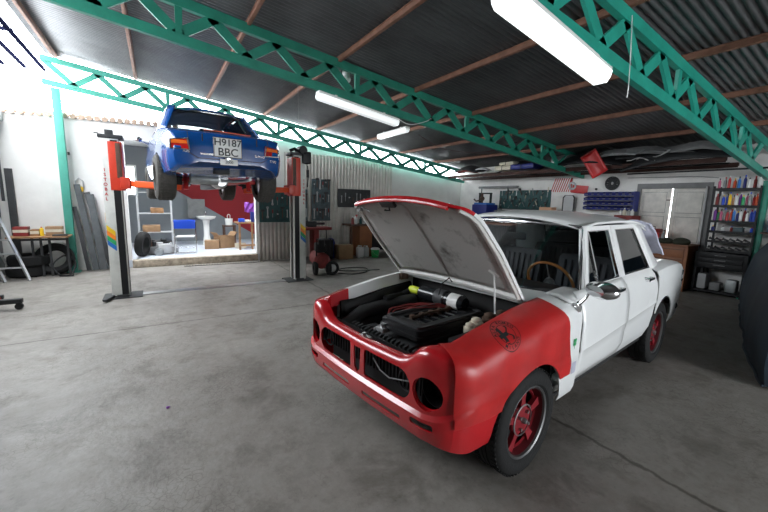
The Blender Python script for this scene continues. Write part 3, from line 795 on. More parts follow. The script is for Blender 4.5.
# radiator top shroud, serrated
b = B()
b.box((.535, .0, .68), (.06, .80, .05), bev=.012)
for i in range(18): b.box((.50, -.30 + i * .038, .715), (.05, .012, .028), rz=R(15))
b.obj('radiator_shroud', 'dark_grey', car)
b = B(); b.box((.44, -.05, .735), (.07, .07, .03), bev=.005); b.cyl((.44, -.05, .75), (.44, -.05, .775), .02); b.obj('thermostat_housing', 'alu', car)
b = B(); b.tube([(.50, -.42, .66), (.30, -.47, .72), (.02, -.46, .74), (-.18, -.40, .76)], .055, n=12); b.obj('intake_duct', 'dark_grey', car)
b = B(); b.tube([(.46, -.32, .64), (.36, -.24, .68), (.34, -.12, .66)], .03, n=10); b.obj('radiator_hose', 'black', car)
b = B(); b.tube([(.50, .30, .68), (.42, .36, .68), (.2, .36, .66)], .028, n=10); b.obj('radiator_hose', 'black', car)
# black canister across the bulkhead with a white label
b = B(); b.lathe([(0, -.30), (.04, -.30), (.055, -.285), (.055, -.12), (.062, -.115), (.062, -.02), (.055, -.015), (.055, .13), (.045, .15), (0, .15)], 20, (-.17, -.02, .845), 'Y'); cn = b.obj('air_canister', 'black_gloss', car)
b = B(); b.lathe([(.0575, .02), (.0575, .11), (.050, .11), (.050, .02)], 20, (-.17, -.02, .845), 'Y', closed=True); lb = b.obj('label', 'plastic_white', cn)
for v in [p for p in range(0)]: pass
b = B(); b.lathe([(.063, -.115), (.063, -.03)], 20, (-.17, -.02, .845), 'Y'); b.obj('clamp_band', 'dark_grey', cn)
b = B(); b.lathe([(0, -.42), (.028, -.42), (.032, -.40), (.032, -.33), (.02, -.30)], 14, (-.17, -.02, .845), 'Y'); b.obj('filler_cap', 'lime', cn)
b = B(); b.tube([(-.17, -.43, .84), (-.10, -.47, .80), (.1, -.45, .80)], .025, n=8); b.obj('heater_hose', 'black', car)
# brake reservoirs beside the bulkhead
for i, (x, y, r, z) in enumerate(((-.02, .34, .045, .80), (-.12, .37, .05, .82), (.07, .36, .04, .79), (-.21, .40, .045, .83))):
    b = B(); b.cyl((x, y, z - .10), (x, y, z), r); b.cyl((x, y, z), (x, y, z + .022), r * .75); b.ball((x, y, z + .02), r * .7, 2, (1, 1, .5)); b.obj('brake_reservoir', 'cream' if i % 2 == 0 else 'skin_rust', car)
b = B(); b.tube([(.02, .42, .80), (-.1, .46, .85), (-.25, .44, .86)], .012, n=6); b.obj('brake_pipe', 'alu', car)
b = B(); b.box((.20, .44, .70), (.20, .13, .16), bev=.01); b.obj('battery', 'black', car)

# cabin
b = B(); b.box((-1.55, 0, .31), (2.3, 1.38, .03)); b.box((-2.62, 0, .62), (.03, 1.2, .62)); b.box((-.46, 0, .62), (.03, 1.3, .62)); b.box((-3.0, 0, .34), (.8, 1.2, .03))
b.obj('floor_pan', 'black_matte', car)
b = B(); b.box((-.74, 0, .905), (.26, 1.24, .13), bev=.04); b.obj('dashboard', 'dark_grey', car)
b = B(); cx, cy, cz = -.98, .34, .955; tl = R(62)
b.tube([(cx + .185 * math.sin(a) * math.cos(tl), cy + .185 * math.cos(a), cz + .185 * math.sin(a) * math.sin(tl)) for a in lin(0, 2 * PI, 41)[:-1]], .0115, n=8, cyclic=True)
sw = b.obj('steering_wheel', 'wheel_wood', car)
b = B(); b.tube([(cx, cy, cz), (cx + .28, cy, cz - .12)], .02, n=8); b.cyl((cx, cy, cz), (cx + .03, cy, cz - .012), .04)
for a in (0, 120, 240):
    a = R(a + 90); b.tube([(cx, cy, cz), (cx + .18 * math.sin(a) * math.cos(tl), cy + .18 * math.cos(a), cz + .18 * math.sin(a) * math.sin(tl))], .006, n=5)
b.obj('wheel_spokes', 'steel', sw)
for s in (1, -1):
    b = B(); b.box((-1.38, s * .33, .56), (.50, .50, .16), bev=.05); b.box((-1.66, s * .33, .84), (.12, .50, .56), ry=R(-12), bev=.05)
    for i in range(7): b.box((-1.595, s * .33 - .18 + i * .06, .86), (.03, .035, .42), ry=R(-12), bev=.01)
    b.obj('front_seat', 'seat', car)
b = B(); b.box((-2.25, 0, .56), (.5, 1.24, .18), bev=.05); b.box((-2.52, 0, .86), (.14, 1.24, .52), ry=R(-14), bev=.05)
for i in range(18): b.box((-2.44, -.54 + i * .064, .88), (.03, .04, .40), ry=R(-14), bev=.01)
b.obj('rear_seat', 'seat', car)
b = B(); b.box((-.98, 0, 1.30), (.02, .20, .06), bev=.01); b.tube([(-.98, 0, 1.33), (-.96, 0, 1.39)], .006); b.obj('rear_view_mirror', 'black', car)
# wing mirror
mr = B(); P0 = Vector((-.56, .875, 1.05))
mr.lathe([(0, -.045), (.04, -.043), (.062, -.02), (.066, .0), (.064, .01)], 20, (0, 0, 0), 'X')
me = bpy.data.meshes.new('t'); bm_ = mr.bm
bmesh.ops.scale(bm_, vec=Vector((1.7, 1.6, .85)), verts=bm_.verts)
bmesh.ops.rotate(bm_, cent=(0, 0, 0), matrix=Matrix.Rotation(R(160), 3, 'Z'), verts=bm_.verts); bmesh.ops.translate(bm_, vec=P0, verts=bm_.verts)
mo = mr.obj('door_mirror', 'chrome', car)
b = B(); b.tube([P0 + Vector((0.02, -.07, -.02)), (-.535, .79, .985), (-.515, .755, .93)], .009, n=8); b.cyl((-.515, .745, .915), (-.51, .765, .92), .028); b.obj('mirror_arm', 'chrome', mo)
# clover badge behind the front wheel arch and a sticker
def stick(bm, tgt, origin, xa, ya, za, name, mt, parent, lift=.0025):
    """wrap flat lettering onto the outside of tgt along -za"""
    bv = BVHTree.FromObject(tgt, bpy.context.evaluated_depsgraph_get())
    xa, ya, za = Vector(xa).normalized(), Vector(ya).normalized(), Vector(za).normalized()
    bmesh.ops.subdivide_edges(bm, edges=[e for e in bm.edges if e.calc_length() > .03], cuts=3)
    for v in bm.verts:
        p = Vector(origin) + xa * v.co.x + ya * v.co.y
        h = bv.ray_cast(p + za * .15, -za, .4)
        v.co = (h[0] + za * (lift + v.co.z)) if h[0] is not None else p
    me = bpy.data.meshes.new(name); bm.to_mesh(me); bm.free()
    return mesh_obj(name, me, mt, parent)
def leafpoly(cx, cy, r, a):
    out = []
    for k in range(14):
        t_ = 2 * PI * k / 14; rr_ = r * (1 - .25 * math.cos(t_ * 1) ** 2)
        out.append((cx + r * .95 * math.cos(a) + rr_ * .8 * math.cos(t_), cy + r * .95 * math.sin(a) + rr_ * .8 * math.sin(t_)))
    return out
bm = bmesh.new()
for a in (45, 135, 225, 315):
    bm.faces.new([bm.verts.new((u, v, 0)) for u, v in leafpoly(0, 0, .017, R(a))])
bm.faces.new([bm.verts.new(p) for p in ((-.003, -.045, 0), (.003, -.045, 0), (.002, 0, 0), (-.002, 0, 0))])
door = [o for o in COL.objects if o.parent == car and o.name.startswith('front_door')][0]
stick(bm, fl, (-.475, .78, .70), (-1, 0, 0), (0, 0, 1), (0, 1, 0), 'clover_badge', 'stripe_green', car)
bm = bmesh.new(); bm.faces.new([bm.verts.new(p) for p in ((-.03, -.04, 0), (.03, -.04, 0), (.03, .04, 0), (-.03, .04, 0))])
stick(bm, fl, (-.50, .78, .52), (-1, 0, 0), (0, 0, 1), (0, 1, 0), 'sticker', 'lilac', car)

# wheels
def wheel(x, y, s, name='wheel', r=.315, steer=0., red='wheel_red', label=None):
    """parts are children of one wheel object (tyre) - hub outward along +y*s"""
    b = B(); w_ = .092
    prof = [(.205, -w_ * .75), (.23, -w_ * .98), (.27, -w_ * 1.02), (.298, -w_ * .92), (r - .006, -w_ * .78), (r, -w_ * .6), (r, -w_ * .2), (r - .008, -w_ * .18), (r - .008, -w_ * .12), (r, -w_ * .1),
            (r, w_ * .1), (r - .008, w_ * .12), (r - .008, w_ * .18), (r, w_ * .2), (r, w_ * .6), (r - .006, w_ * .78), (.298, w_ * .92), (.27, w_ * 1.02), (.23, w_ * .98), (.205, w_ * .75)]
    b.lathe(prof, 48, (0, 0, 0), 'Y', closed=True)
    for k in range(60):
        a = 2 * PI * k / 60
        for q in (-.62, .62): b.box((r * math.cos(a), q * w_, r * math.sin(a)), (.008, w_ * .38, .014), ry=-a + R(0))
    ty = b.obj(name, 'rubber', car, loc=(x, y, r)); ty.rotation_euler = (0, 0, steer + (0 if s > 0 else PI))
    b = B(); b.lathe([(.212, .050), (.212, .062), (.218, .078), (.212, .083), (.202, .078), (.198, .066)], 48, (0, 0, 0), 'Y', closed=True); b.obj('rim_lip', 'rim_grey', ty)
    b = B(); b.lathe([(.208, -.06), (.211, .055), (.197, .066), (.190, .03), (.19, -.05)], 48, (0, 0, 0), 'Y', closed=True); b.obj('rim', 'wine', ty)
    b = B()
    b.lathe([(.190, .02), (.172, .034), (.166, .022)], 40, (0, 0, 0), 'Y', closed=True)
    for k in range(5):
        a = 2 * PI * k / 5 + .3; c_, s_ = math.cos(a), math.sin(a)
        def fn(u, v, h, c_=c_, s_=s_): return (u * c_ - v * s_, h, u * s_ + v * c_)
        b.prism([(.06, -.030), (.12, -.020), (.188, -.030), (.188, .030), (.12, .020), (.06, .030)], .018, .046, fn)
    b.lathe([(0, .048), (.045, .050), (.078, .046), (.09, .030), (.09, .01)], 32, (0, 0, 0), 'Y')
    b.obj('wheel_centre', red, ty)
    b = B(); b.lathe([(0, -.03), (.18, -.03), (.18, -.02), (0, -.02)], 24, (0, 0, 0), 'Y'); b.obj('brake_disc', 'black', ty)
    b = B(); b.lathe([(.092, .042), (.096, .050), (.088, .052)], 32, (0, 0, 0), 'Y', closed=True); b.lathe([(0, .078), (.012, .076), (.017, .068), (.018, .045)], 20, (0, 0, 0), 'Y'); b.obj('hub_cap', 'steel', ty)
    for k in range(4):
        a = 2 * PI * k / 4 + .6
        b = B(); b.cyl((.055 * math.cos(a), .045, .055 * math.sin(a)), (.055 * math.cos(a), .066, .055 * math.sin(a)), .010, n=6); b.obj('wheel_nut', 'steel', ty)
    return ty
wheel(0, .672, 1); wheel(0, -.672, -1); wheel(-2.51, .668, 1); wheel(-2.51, -.668, -1)
for x in (0, -2.51):
    b = B(); b.cyl((x, -.58, .31), (x, .58, .31), .03); b.obj('axle', 'black_matte', car)
for s in (1, -1):
    b = B(); b.grid([[(.37 * math.cos(a), s * .56, .33 + .37 * math.sin(a)), (.37 * math.cos(a), s * .70, .33 + .37 * math.sin(a))] for a in lin(-.1, PI + .1, 16)]); b.obj('wheel_house', 'black_matte', car)

# ---------------- red vinyl fender cover (a thing of its own)
cov = thing('fender_cover', 'red vinyl protective cover draped over the front left fender, stamped with a round car badge', 'fender cover', (1.664, 1.926, 0), R(187.26))
rows = []
fine = []
for i in range(len(FP) - 1):
    for t_ in (0, .5):
        a, c_ = FP[i], FP[i + 1]
        fine.append(((lerp(a[0][0], c_[0][0], t_), lerp(a[0][1], c_[0][1], t_)), (lerp(a[1][0], c_[1][0], t_), lerp(a[1][1], c_[1][1], t_)), lerp(a[2], c_[2], t_), lerp(a[3], c_[3], t_)))
use = [st for st in fine if st[0][0] > -.50 and st[3] <= .55]
nU = len(use)
for j, st in enumerate(use):
    pts = [shell_pt(st, k) for k in range(1, NP)]
    # resample, push outward, soften to a draped skin
    row = []
    ctr = Vector((pts[0].x - .0, .30, .62)) if st[3] == 0 else Vector((.25, .30, .62))
    f = j / (nU - 1)
    zend = interp(st[0][0], [(-.5, .50), (-.43, .47), (.36, .40), (.7, .42)])
    for k in range(len(pts) - 1):
        for t_ in ((0, .5) if k < 7 else (0, .33, .66)):
            p = pts[k].lerp(pts[k + 1], t_)
            if p.z < zend: continue
            d = Vector((p.x - ctr.x if st[3] > 0 else 0, p.y - ctr.y, (p.z - ctr.z) * 1.4)).normalized()
            wr = .0025 * math.sin(p.x * 23 + p.z * 9) + .002 * math.sin(p.x * 11 - p.z * 31) + .002 * math.sin(p.z * 40 + p.x * 5)
            row.append(p + d * (.013 + wr * min(1, k / 3)))
    rows.append(row)
mn = min(len(r) for r in rows)
rows = [r[:mn] for r in rows]
# inner edge: rises at the cowl as a fold
for j, r in enumerate(rows):
    e = r[0]; r.insert(0, Vector((e.x, e.y - .012, e.z - .012)))
b = B(); b.grid(rows); vinyl = b.obj('vinyl_sheet', 'red_vinyl', cov, sharp=60); solid(vinyl, .003, 1); apply_mods(vinyl)
c = B(); c.cyl((.005, .60, .325), (.005, .95, .325), .350, n=64); cut(vinyl, c)
vinyl.data.set_sharp_from_angle(angle=R(60))
c = B(); c.prism([(-.60, 1.2), (-.29, 1.2), (-.30, .97), (-.345, .87), (-.40, .62), (-.44, .40), (-.60, .40)], .40, .95, lambda u, v, h: (u, h, v)); cut(vinyl, c); vinyl.data.set_sharp_from_angle(angle=R(60))
# rear flap lying on the scuttle, pointed
b = B(); rw = []
for x in lin(-.30, -.56, 7):
    k = (-.30 - x) / .26
    rw.append([(x, lerp(lerp(.545, .60, k), .78, v), lerp(ftop(x) + .016, wtab(0) * 0 + .90, v ** 2.6)) for v in lin(0, 1, 7)])
# badge stamp
bm = bmesh.new()
def arc(bm, r0, r1, a0, a1, n=48):
    A = [bm.verts.new((r0 * math.cos(R(a)), r0 * math.sin(R(a)), 0)) for a in lin(a0, a1, n)]
    C = [bm.verts.new((r1 * math.cos(R(a)), r1 * math.sin(R(a)), 0)) for a in lin(a0, a1, n)]
    for i in range(n - 1): bm.faces.new([A[i], C[i], C[i + 1], A[i + 1]])
arc(bm, .091, .0945, 0, 360, 72); arc(bm, .059, .0625, 0, 360, 60)
for (x0, y0, x1, y1) in ((-.043, -.052, -.020, .052), (-.060, -.012, .004, .012)):
    bm.faces.new([bm.verts.new(p) for p in ((x0, y0, 0), (x1, y0, 0), (x1, y1, 0), (x0, y1, 0))])
sn = [(.018 + .014 * math.sin(t_ * 9), -.045 + .09 * t_) for t_ in lin(0, 1, 24)]
for (x0, y0), (x1, y1) in zip(sn, sn[1:]): bm.faces.new([bm.verts.new(p) for p in ((x0 - .006, y0, 0), (x0 + .006, y0, 0), (x1 + .006, y1, 0), (x1 - .006, y1, 0))])
def arctext(bm, txt, r, a0, a1, size, flip=False):
    n_ = len(txt)
    for i, ch in enumerate(txt):
        if ch == ' ': continue
        a = R(lerp(a0, a1, i / max(1, n_ - 1))); g = text_bm(ch, size, 0, bold=.0006)
        rot = a - PI / 2 + (PI if flip else 0)
        bmesh.ops.rotate(g, cent=(0, 0, 0), matrix=Matrix.Rotation(rot, 3, 'Z'), verts=g.verts)
        bmesh.ops.translate(g, vec=(r * math.cos(a), r * math.sin(a), 0), verts=g.verts)
        me = bpy.data.meshes.new('g'); g.to_mesh(me); g.free(); bm.from_mesh(me); bpy.data.meshes.remove(me)
arctext(bm, 'ALFA ROMEO', .077, 165, 15, .027)
arctext(bm, 'MILANO', .077, 225, 315, .024, True)
stick(bm, vinyl, (.225, .712, .895), (-1, 0, .16), (-.10, -.78, .62), (0, .62, .78), 'badge_print', 'black_matte', cov, .0015)
# ================================================================ two-post lift
lift = thing('car_lift', 'white and red two-post car lift with rainbow stripes carrying the blue coupe', 'car lift', (.9, 6.85, 0))
def lift_post(s):      # s=-1 left, +1 right; frame centred between posts
    x = s * 1.42
    c = bpy.data.objects.new('post', None)
    b = B()
    # C-shaped column open towards the car
    b.box((x + s * .10, 0, 1.2), (.03, .26, 2.34), bev=.004)
    for y in (-.12, .12): b.box((x, y, 1.2), (.22, .03, 2.34), bev=.004)
    for y in (-.085, .085): b.box((x - s * .10, y, 1.2), (.025, .06, 2.34), bev=.003)
    col = b.obj('column', 'lift_white', lift)
    b = B(); b.box((x - s * .02, 0, 1.2), (.02, .10, 2.2)); b.box((x - s * .113, -.055, 1.2), (.006, .012, 2.3)); b.box((x - s * .113, .055, 1.2), (.006, .012, 2.3)); b.box((x - s * .055, -.138, 1.2), (.085, .008, 2.3))
    b.obj('guide_rail', 'black', col)
    b = B(); b.cyl((x, 0, .1), (x, 0, 2.35), .02); b.obj('lift_screw', 'skin_rust', col)
    b = B(); b.box((x - s * .02, -.02, .008), (.50, .40, .016)); b.box((x - s * .02, -.18, .03), (.14, .03, .05)); b.obj('base_plate', 'dark_grey', col)
    b = B(); b.box((x - .02 * s, 0, 2.40), (.30, .30, .05), bev=.01); b.obj('top_cap', 'dark_grey', col)
    b = B(); b.box((x - s * .065, 0, 1.98), (.17, .30, .70), bev=.012); cr = b.obj('carriage', 'lift_red', lift)
    b = B(); b.box((x - s * .10, -.155, 2.06), (.06, .02, .5), bev=.004); b.obj('safety_plate', 'wood_dark', cr)
    b = B(); b.box((x - s * .16, -.03, 1.74), (.12, .34, .17), bev=.012); b.obj('arm_bracket', 'lift_red', cr)
    for dy in (-1, 1):
        p0 = Vector((x - s * .20, dy * .06, 1.74)); p1 = Vector((x - s * .82, dy * .72 - .05, 1.70))
        d = p1 - p0; L = d.length; ang = math.atan2(d.y, d.x)
        b = B(); b.box((p0 + p1) / 2, (L, .11, .09), rz=ang, ry=math.asin(.04 / L), bev=.008)
        arm = b.obj('lift_arm', 'orange_red', lift)
        b = B(); b.cyl(p1 + Vector((0, 0, .03)), p1 + Vector((0, 0, .12)), .05); b.cyl(p1 + Vector((0, 0, .12)), p1 + Vector((0, 0, .145)), .065); b.obj('lift_pad', 'rubber', arm)
    # rainbow stripes on the camera side
    cols = ['yellow', 'orange_red', 'stripe_green', 'blue'] if s > 0 else ['yellow', 'orange_red', 'stripe_green', 'blue']
    for i, m_ in enumerate(['yellow', 'amber_flat', 'stripe_green', 'sky_blue']):
        b = B(); z0 = 1.12 - i * .075; y = -.1385
        sk = .16
        xa, xb = (x - .112, x - .01) if s < 0 else (x + .01, x + .112)
        b.prism([(xa, z0), (xb, z0 - sk * .6), (xb, z0 - sk * .6 - .072), (xa, z0 - .072)], y, y - .002, lambda u, v, h: (u, h, v))
        b.prism([(-.115, z0 + .18), (.13, z0), (.13, z0 - .072), (-.115, z0 + .11)], x + s * .1155, x + s * .1185, lambda u, v, h: (h, u, v))
        b.obj('stripe', m_, col)
    # brand lettering running down the column
    for i, ch in enumerate('ISTOBAL'):
        g = text_bm(ch, .06, .001, bold=.0015)
        mt_ = Matrix.Translation((x + (.08 if s > 0 else -.078), -.139, 1.92 - i * .07)) @ Matrix.Rotation(R(90), 4, 'X')
        g.transform(mt_); me = bpy.data.meshes.new('letter'); g.to_mesh(me); g.free()
        mesh_obj('letter', me, 'red', col)
    if s > 0:
        b = B(); b.lathe([(0, -.14), (.07, -.14), (.085, -.12), (.085, .10), (.06, .14), (0, .14)], 20, (x + .06, -.06, 2.47), 'Y'); b.box((x + .13, -.12, 2.34), (.16, .16, .22), bev=.02)
        b.tube([(x - .14, -.02, 2.46), (x - .05, -.02, 2.50), (x + .05, -.02, 2.46)], .03)
        b.obj('motor', 'black', col)
        b = B(); b.tube([(x + .16, -.14, 2.2), (x + .17, -.14, 2.02), (x + .15, -.14, 1.8)], .012); b.box((x + .16, -.14, 2.05), (.04, .03, .14)); b.obj('control_cable', 'black', col)
    else:
        b = B(); b.box((x, -.02, 2.46), (.10, .12, .08), bev=.01); b.tube([(x - .12, -.1, 2.44), (x - .17, -.1, 2.43)], .008); b.obj('screw_head', 'dark_grey', col)
        b = B(); b.box((x - .14, -.24, .035), (.05, .30, .03), rz=R(-18)); b.obj('anchor_foot', 'dark_grey', col)
mk('lift_white', (.66, .66, .62), .45, var=.2, vscale=4)
mk('amber_flat', (.85, .22, .02), .4); mk('sky_blue', (.02, .16, .50), .4)
lift_post(-1); lift_post(1)
b = B(); b.box((0, -.02, .006), (2.45, .16, .012)); b.obj('floor_cover_strip', 'steel', lift)

# ================================================================ blue coupe on the lift, rear end towards the camera
bc = thing('classic_coupe', 'deep blue classic coupe raised on the lift, seen from behind', 'car', (.83, 6.15, 1.51), R(4))
# frame: x right, y forward (away), z up from the tyre bottoms; rear axle at y=0
W2 = .78
def bprof(y):  # (halfwidth, belt z, deck z, bottom z)
    hw = interp(y, [(-.84, .66), (-.74, .715), (-.5, .755), (0, .785), (1.2, .785), (2.4, .775), (2.9, .74), (3.15, .66)])
    return hw
def deckz(y): return interp(y, [(-.84, .80), (-.78, .885), (-.6, .925), (-.3, .965), (.1, 1.0), (2.2, .97), (2.6, .92), (3.1, .80)])
def botz(y): return interp(y, [(-.84, .44), (-.7, .36), (-.3, .33), (2.6, .30), (3.1, .36)])
rows = []
NA = 29
for y in [-.855, -.85, -.83, -.80, -.74, -.66, -.55, -.4, -.2, 0, .3, .7, 1.2, 1.8, 2.4, 2.8, 3.05, 3.15]:
    hw, zt, zb = bprof(y), deckz(y), botz(y)
    if y <= -.85: hw, zt, zb = (.45, .70, .50) if y < -.852 else (.60, .77, .45)
    row = []
    for k in range(NA):
        a = lin(0, 1, NA)[k]
        # cross-section from bottom-left up over to bottom-right
        t_ = a * 2 - 1
        s_ = 1 if t_ > 0 else -1; q = 1 - abs(t_)      # q 0 bottom .. 1 centre of the deck
        if q < .12: px, pz = .86 + .08 * q / .12, zb
        elif q < .62: 
            v = (q - .12) / .5; px, pz = .94 + .06 * math.sin(v * PI * .95) ** .6 - .04 * v ** 4, lerp(zb, zt - .04, v)
        else:
            v = (q - .62) / .38; px, pz = .96 * math.cos(v * PI / 2) ** .9, zt - .04 + .04 * math.sin(v * PI / 2) ** .7 + .0 
        row.append(Vector((s_ * hw * px, y, pz)))
    rows.append(row)
b = B(); V = b.grid(rows); b._f(V[0][::-1]); b._f(V[-1]); bmesh.ops.holes_fill(b.bm, edges=[e for e in b.bm.edges if e.is_boundary])
bb_ = b.obj('body', 'blue_paint', bc, sharp=40)
bpy.context.view_layer.update()
for yy in (0, 2.35):
    for s in (1, -1):
        c = B(); c.cyl((s * .52, yy, .31), (s * .95, yy, .31), .345, n=40); cut(bb_, c)
bb_.data.set_sharp_from_angle(angle=R(40))
# greenhouse
def gh(t_, y0, y1, n=1): pass
def rp(x, y, z): return Vector((x, y, z))
rows = []
for y in lin(.30, 1.75, 12):
    zt = interp(y, [(.30, 1.37), (.5, 1.44), (.8, 1.485), (1.3, 1.485), (1.75, 1.40)])
    hw = interp(y, [(.30, .515), (.8, .555), (1.75, .54)])
    rows.append([(hw * v, y + (.03 * v * v if y < .5 else 0), zt - .05 * abs(v) ** 3 - .012 * v * v) for v in lin(-1, 1, 15)])
b = B(); b.grid(rows); o = b.obj('roof', 'blue_paint', bc); solid(o, .012, -1); apply_mods(o)
b = B(); b.grid([[(Vector(p) + Vector((0, .02, -.035))) for p in r[1:-1]] for r in rows]); o = b.obj('headliner', 'light_grey', bc); solid(o, .006, -1); apply_mods(o)
def rw_(t_, v): return Vector((lerp(.66, .505, t_) * v, lerp(-.06, .31, t_) + .04 * v * v, lerp(.975, 1.36, t_) - .012 * v * v))
b = B(); b.grid([[rw_(t_, v) for v in lin(-1, 1, 11)] for t_ in lin(0, 1, 5)]); b.obj('rear_window', 'glass_dark', bc, sharp=180)
b = B(); b.tube([rw_(0, v) for v in lin(-1, 1, 11)] + [rw_(1, v) for v in lin(1, -1, 11)], .014, n=6, cyclic=True); b.obj('rear_window_trim', 'chrome', bc)
for s in (1, -1):
    b = B(); rows = []
    for t_ in lin(0, 1, 6):
        z0 = lerp(.985, 1.405, t_)
        rows.append([(s * lerp(.735, .55, t_), lerp(.62, .80, t_), z0), (s * lerp(.725, .548, t_), lerp(.24, .52, t_), z0 + .003), (s * lerp(.65, .48, t_), lerp(-.08, .31, t_), z0 - .02 * t_)])
    b.grid(rows); o = b.obj('rear_pillar', 'blue_paint', bc); solid(o, .015, 0); apply_mods(o)
    b = B(); b.prism([(.66, .99), (.84, 1.38), (1.6, 1.37), (2.05, .98)], 0, .008, lambda u, v, h, s=s: (s * (lerp(.735, .53, (v - .98) / .40) + h), u, v)); b.obj('side_window', 'glass_dark', bc)
    b = B(); b.tube([(s * .735, .64, .99), (s * .54, .84, 1.385), (s * .535, 1.6, 1.375), (s * .735, 2.08, .98)], .012, n=6, cyclic=True); b.obj('side_window_trim', 'chrome', bc)
    b = B(); b.tube([(s * .70, 2.12, .975), (s * .54, 1.70, 1.38)], .02, n=6); b.obj('windscreen_pillar', 'blue_paint', bc)
b = B(); b.grid([[(lerp(.66, .53, t_) * v, lerp(2.15, 1.74, t_) - .06 * v * v, lerp(.98, 1.39, t_)) for v in lin(-1, 1, 7)] for t_ in lin(0, 1, 3)]); b.obj('windscreen', 'glass_dark', bc)
b = B(); b.box((-.0, .95, .80), (1.2, .12, .40), bev=.05); b.tube([(-.5, 1.0, 1.08), (0, 1.0, 1.16), (.5, 1.0, 1.08)], .02); b.obj('seats', 'black_matte', bc)
b = B(); b.box((0, 1.3, 1.18), (.20, .03, .06), bev=.01); b.obj('rear_view_mirror', 'black', bc)
b = B(); b.box((.02, .35, 1.02), (.7, .4, .02)); b.box((-.02, .25, 1.05), (.34, .22, .05), bev=.02); b.obj('parcel_shelf', 'lilac', bc)
# boot lid shut line, number plate, lamps, badges
def rear_on(u, z, d=0.):   # point on the tail face
    return Vector((u, -.845 - d, z))
b = B(); b.tube([(-.50, -.80, .88), (-.50, -.862, .80), (-.49, -.868, .60), (-.40, -.868, .545), (.40, -.868, .545), (.49, -.868, .60), (.50, -.862, .80), (.50, -.80, .88)], .004, n=5); b.obj('boot_shut_line', 'black', bc)
b = B(); b.box((-.04, -.885, .70), (.35, .012, .25), bev=.005); pl = b.obj('number_plate', 'plastic_white', bc)
b = B(); b.ring([(-.215, .575), (.135, .575), (.135, .825), (-.215, .825)], [(-.208, .582), (.128, .582), (.128, .818), (-.208, .818)], -.893, -.895, lambda u, v, h: (u, h - 0, v)); b.obj('plate_border', 'black', pl)
for txt, z, sz in (('H9187', .76, .125), ('BBC', .637, .14)):
    g = text_bm(txt, sz, .002, bold=.0012)
    g.transform(Matrix.Translation((-.04, -.894, z)) @ Matrix.Rotation(R(90), 4, 'X')); me = bpy.data.meshes.new('t'); g.to_mesh(me); g.free(); mesh_obj('plate_characters', me, 'dark_grey', pl)
for s in (1, -1):
    xc = -.60 if s < 0 else .555
    fn = lambda u, v, h, s=s: (u, -.846 - h + .30 * max(0, abs(u) - .50), v)
    ol = [(xc - .115, .63), (xc + .105, .64), (xc + .10, .755), (xc - .095, .775)] if s > 0 else [(xc - .105, .64), (xc + .115, .63), (xc + .095, .775), (xc - .10, .755)]
    b = B(); b.prism(ol, -.03, .030, fn); tl = b.obj('tail_lamp', 'lamp_red', bc)
    il = [(lerp(u, xc, .14), lerp(v, .70, .16)) for u, v in ol]
    b = B(); b.ring(ol, il, .02, .038, fn); b.obj('lamp_bezel', 'chrome', tl)
    om = [(lerp(u, xc - s * 0, .14), lerp(v, .79, .16)) for u, v in ol]
    b = B(); b.prism([(xc - .09, .705), (xc + .085, .705), (xc + .08, .74), (xc - .075, .752)], .02, .036, fn); b.obj('indicator_lens', 'amber', tl)
b = B(); b.box((-.03, -.878, .515), (.22, .012, .075), bev=.01); bd = b.obj('boot_handle_plate', 'plastic_white', bc)
b = B()
g = text_bm('2000', .05, .002); g.transform(Matrix.Translation((-.03, -.8855, .515)) @ Matrix.Rotation(R(90), 4, 'X')); me = bpy.data.meshes.new('t'); g.to_mesh(me); g.free(); mesh_obj('badge_numbers', me, 'black', bd)
for i, (x, z, w_, t_) in enumerate(((-.53, .615, .11, 'Alfa'), (.38, .625, .15, 'Romeo'), (.56, .57, .06, '1750'))):
    g = text_bm(t_, .048, .002); g.transform(Matrix.Translation((x, -.87, z)) @ Matrix.Rotation(R(90), 4, 'X')); me = bpy.data.meshes.new('t'); g.to_mesh(me); g.free(); mesh_obj('script_badge', me, 'chrome', bc)
b = B(); b.box((-.2, -.868, .60), (.34, .006, .018)); b.obj('reflective_strip', 'chrome', bc)
b = B(); b.cyl((-.04, -.84, .565), (-.04, -.89, .56), .014); b.box((-.04, -.895, .562), (.09, .02, .02), bev=.004); b.obj('plate_lamp', 'chrome', bc)
for s in (-1, 1): b = B(); b.box((s * .34, -.875, .80), (.012, .012, .09)); b.obj('bumper_mount', 'black', bc)
b = B(); b.prism([(-.27, .915), (.33, .905), (.33, .915), (-.27, .925)], -.60, -.64, lambda u, v, h: (u, h, v + .018)); b.obj('boot_stripe', 'orange_red', bc)
b = B(); b.box((-.10, -.72, .40), (.2, .14, .08), bev=.02); b.obj('rear_valance', 'black', bc)
# wheels
for x, y in ((-.70, 0), (.70, 0), (-.67, 2.35), (.67, 2.35)):
    b = B(); r, w_ = .315, .118
    b.lathe([(.20, -w_), (.27, -w_ * 1.03), (r - .01, -w_ * .85), (r, -w_ * .6), (r, w_ * .6), (r - .01, w_ * .85), (.27, w_ * 1.03), (.20, w_), (.19, 0)], 40, (0, 0, 0), 'X', closed=True)
    for k in range(44):
        a = 2 * PI * k / 44
        for q in (-.55, -.18, .18, .55): b.box((q * w_, r * math.cos(a), r * math.sin(a)), (w_ * .26, .026, .012), rx=a + PI / 2, rz=0)
    ty = b.obj('wheel', 'rubber_grey', bc, loc=(x, y, r))
    b = B(); b.lathe([(.20, -.08), (.19, 0), (.20, .08)], 30, (0, 0, 0), 'X'); b.lathe([(.05, -.03), (.19, -.03), (.19, .03), (.05, .03)], 24, (0, 0, 0), 'X'); b.obj('rim', 'alu', ty)
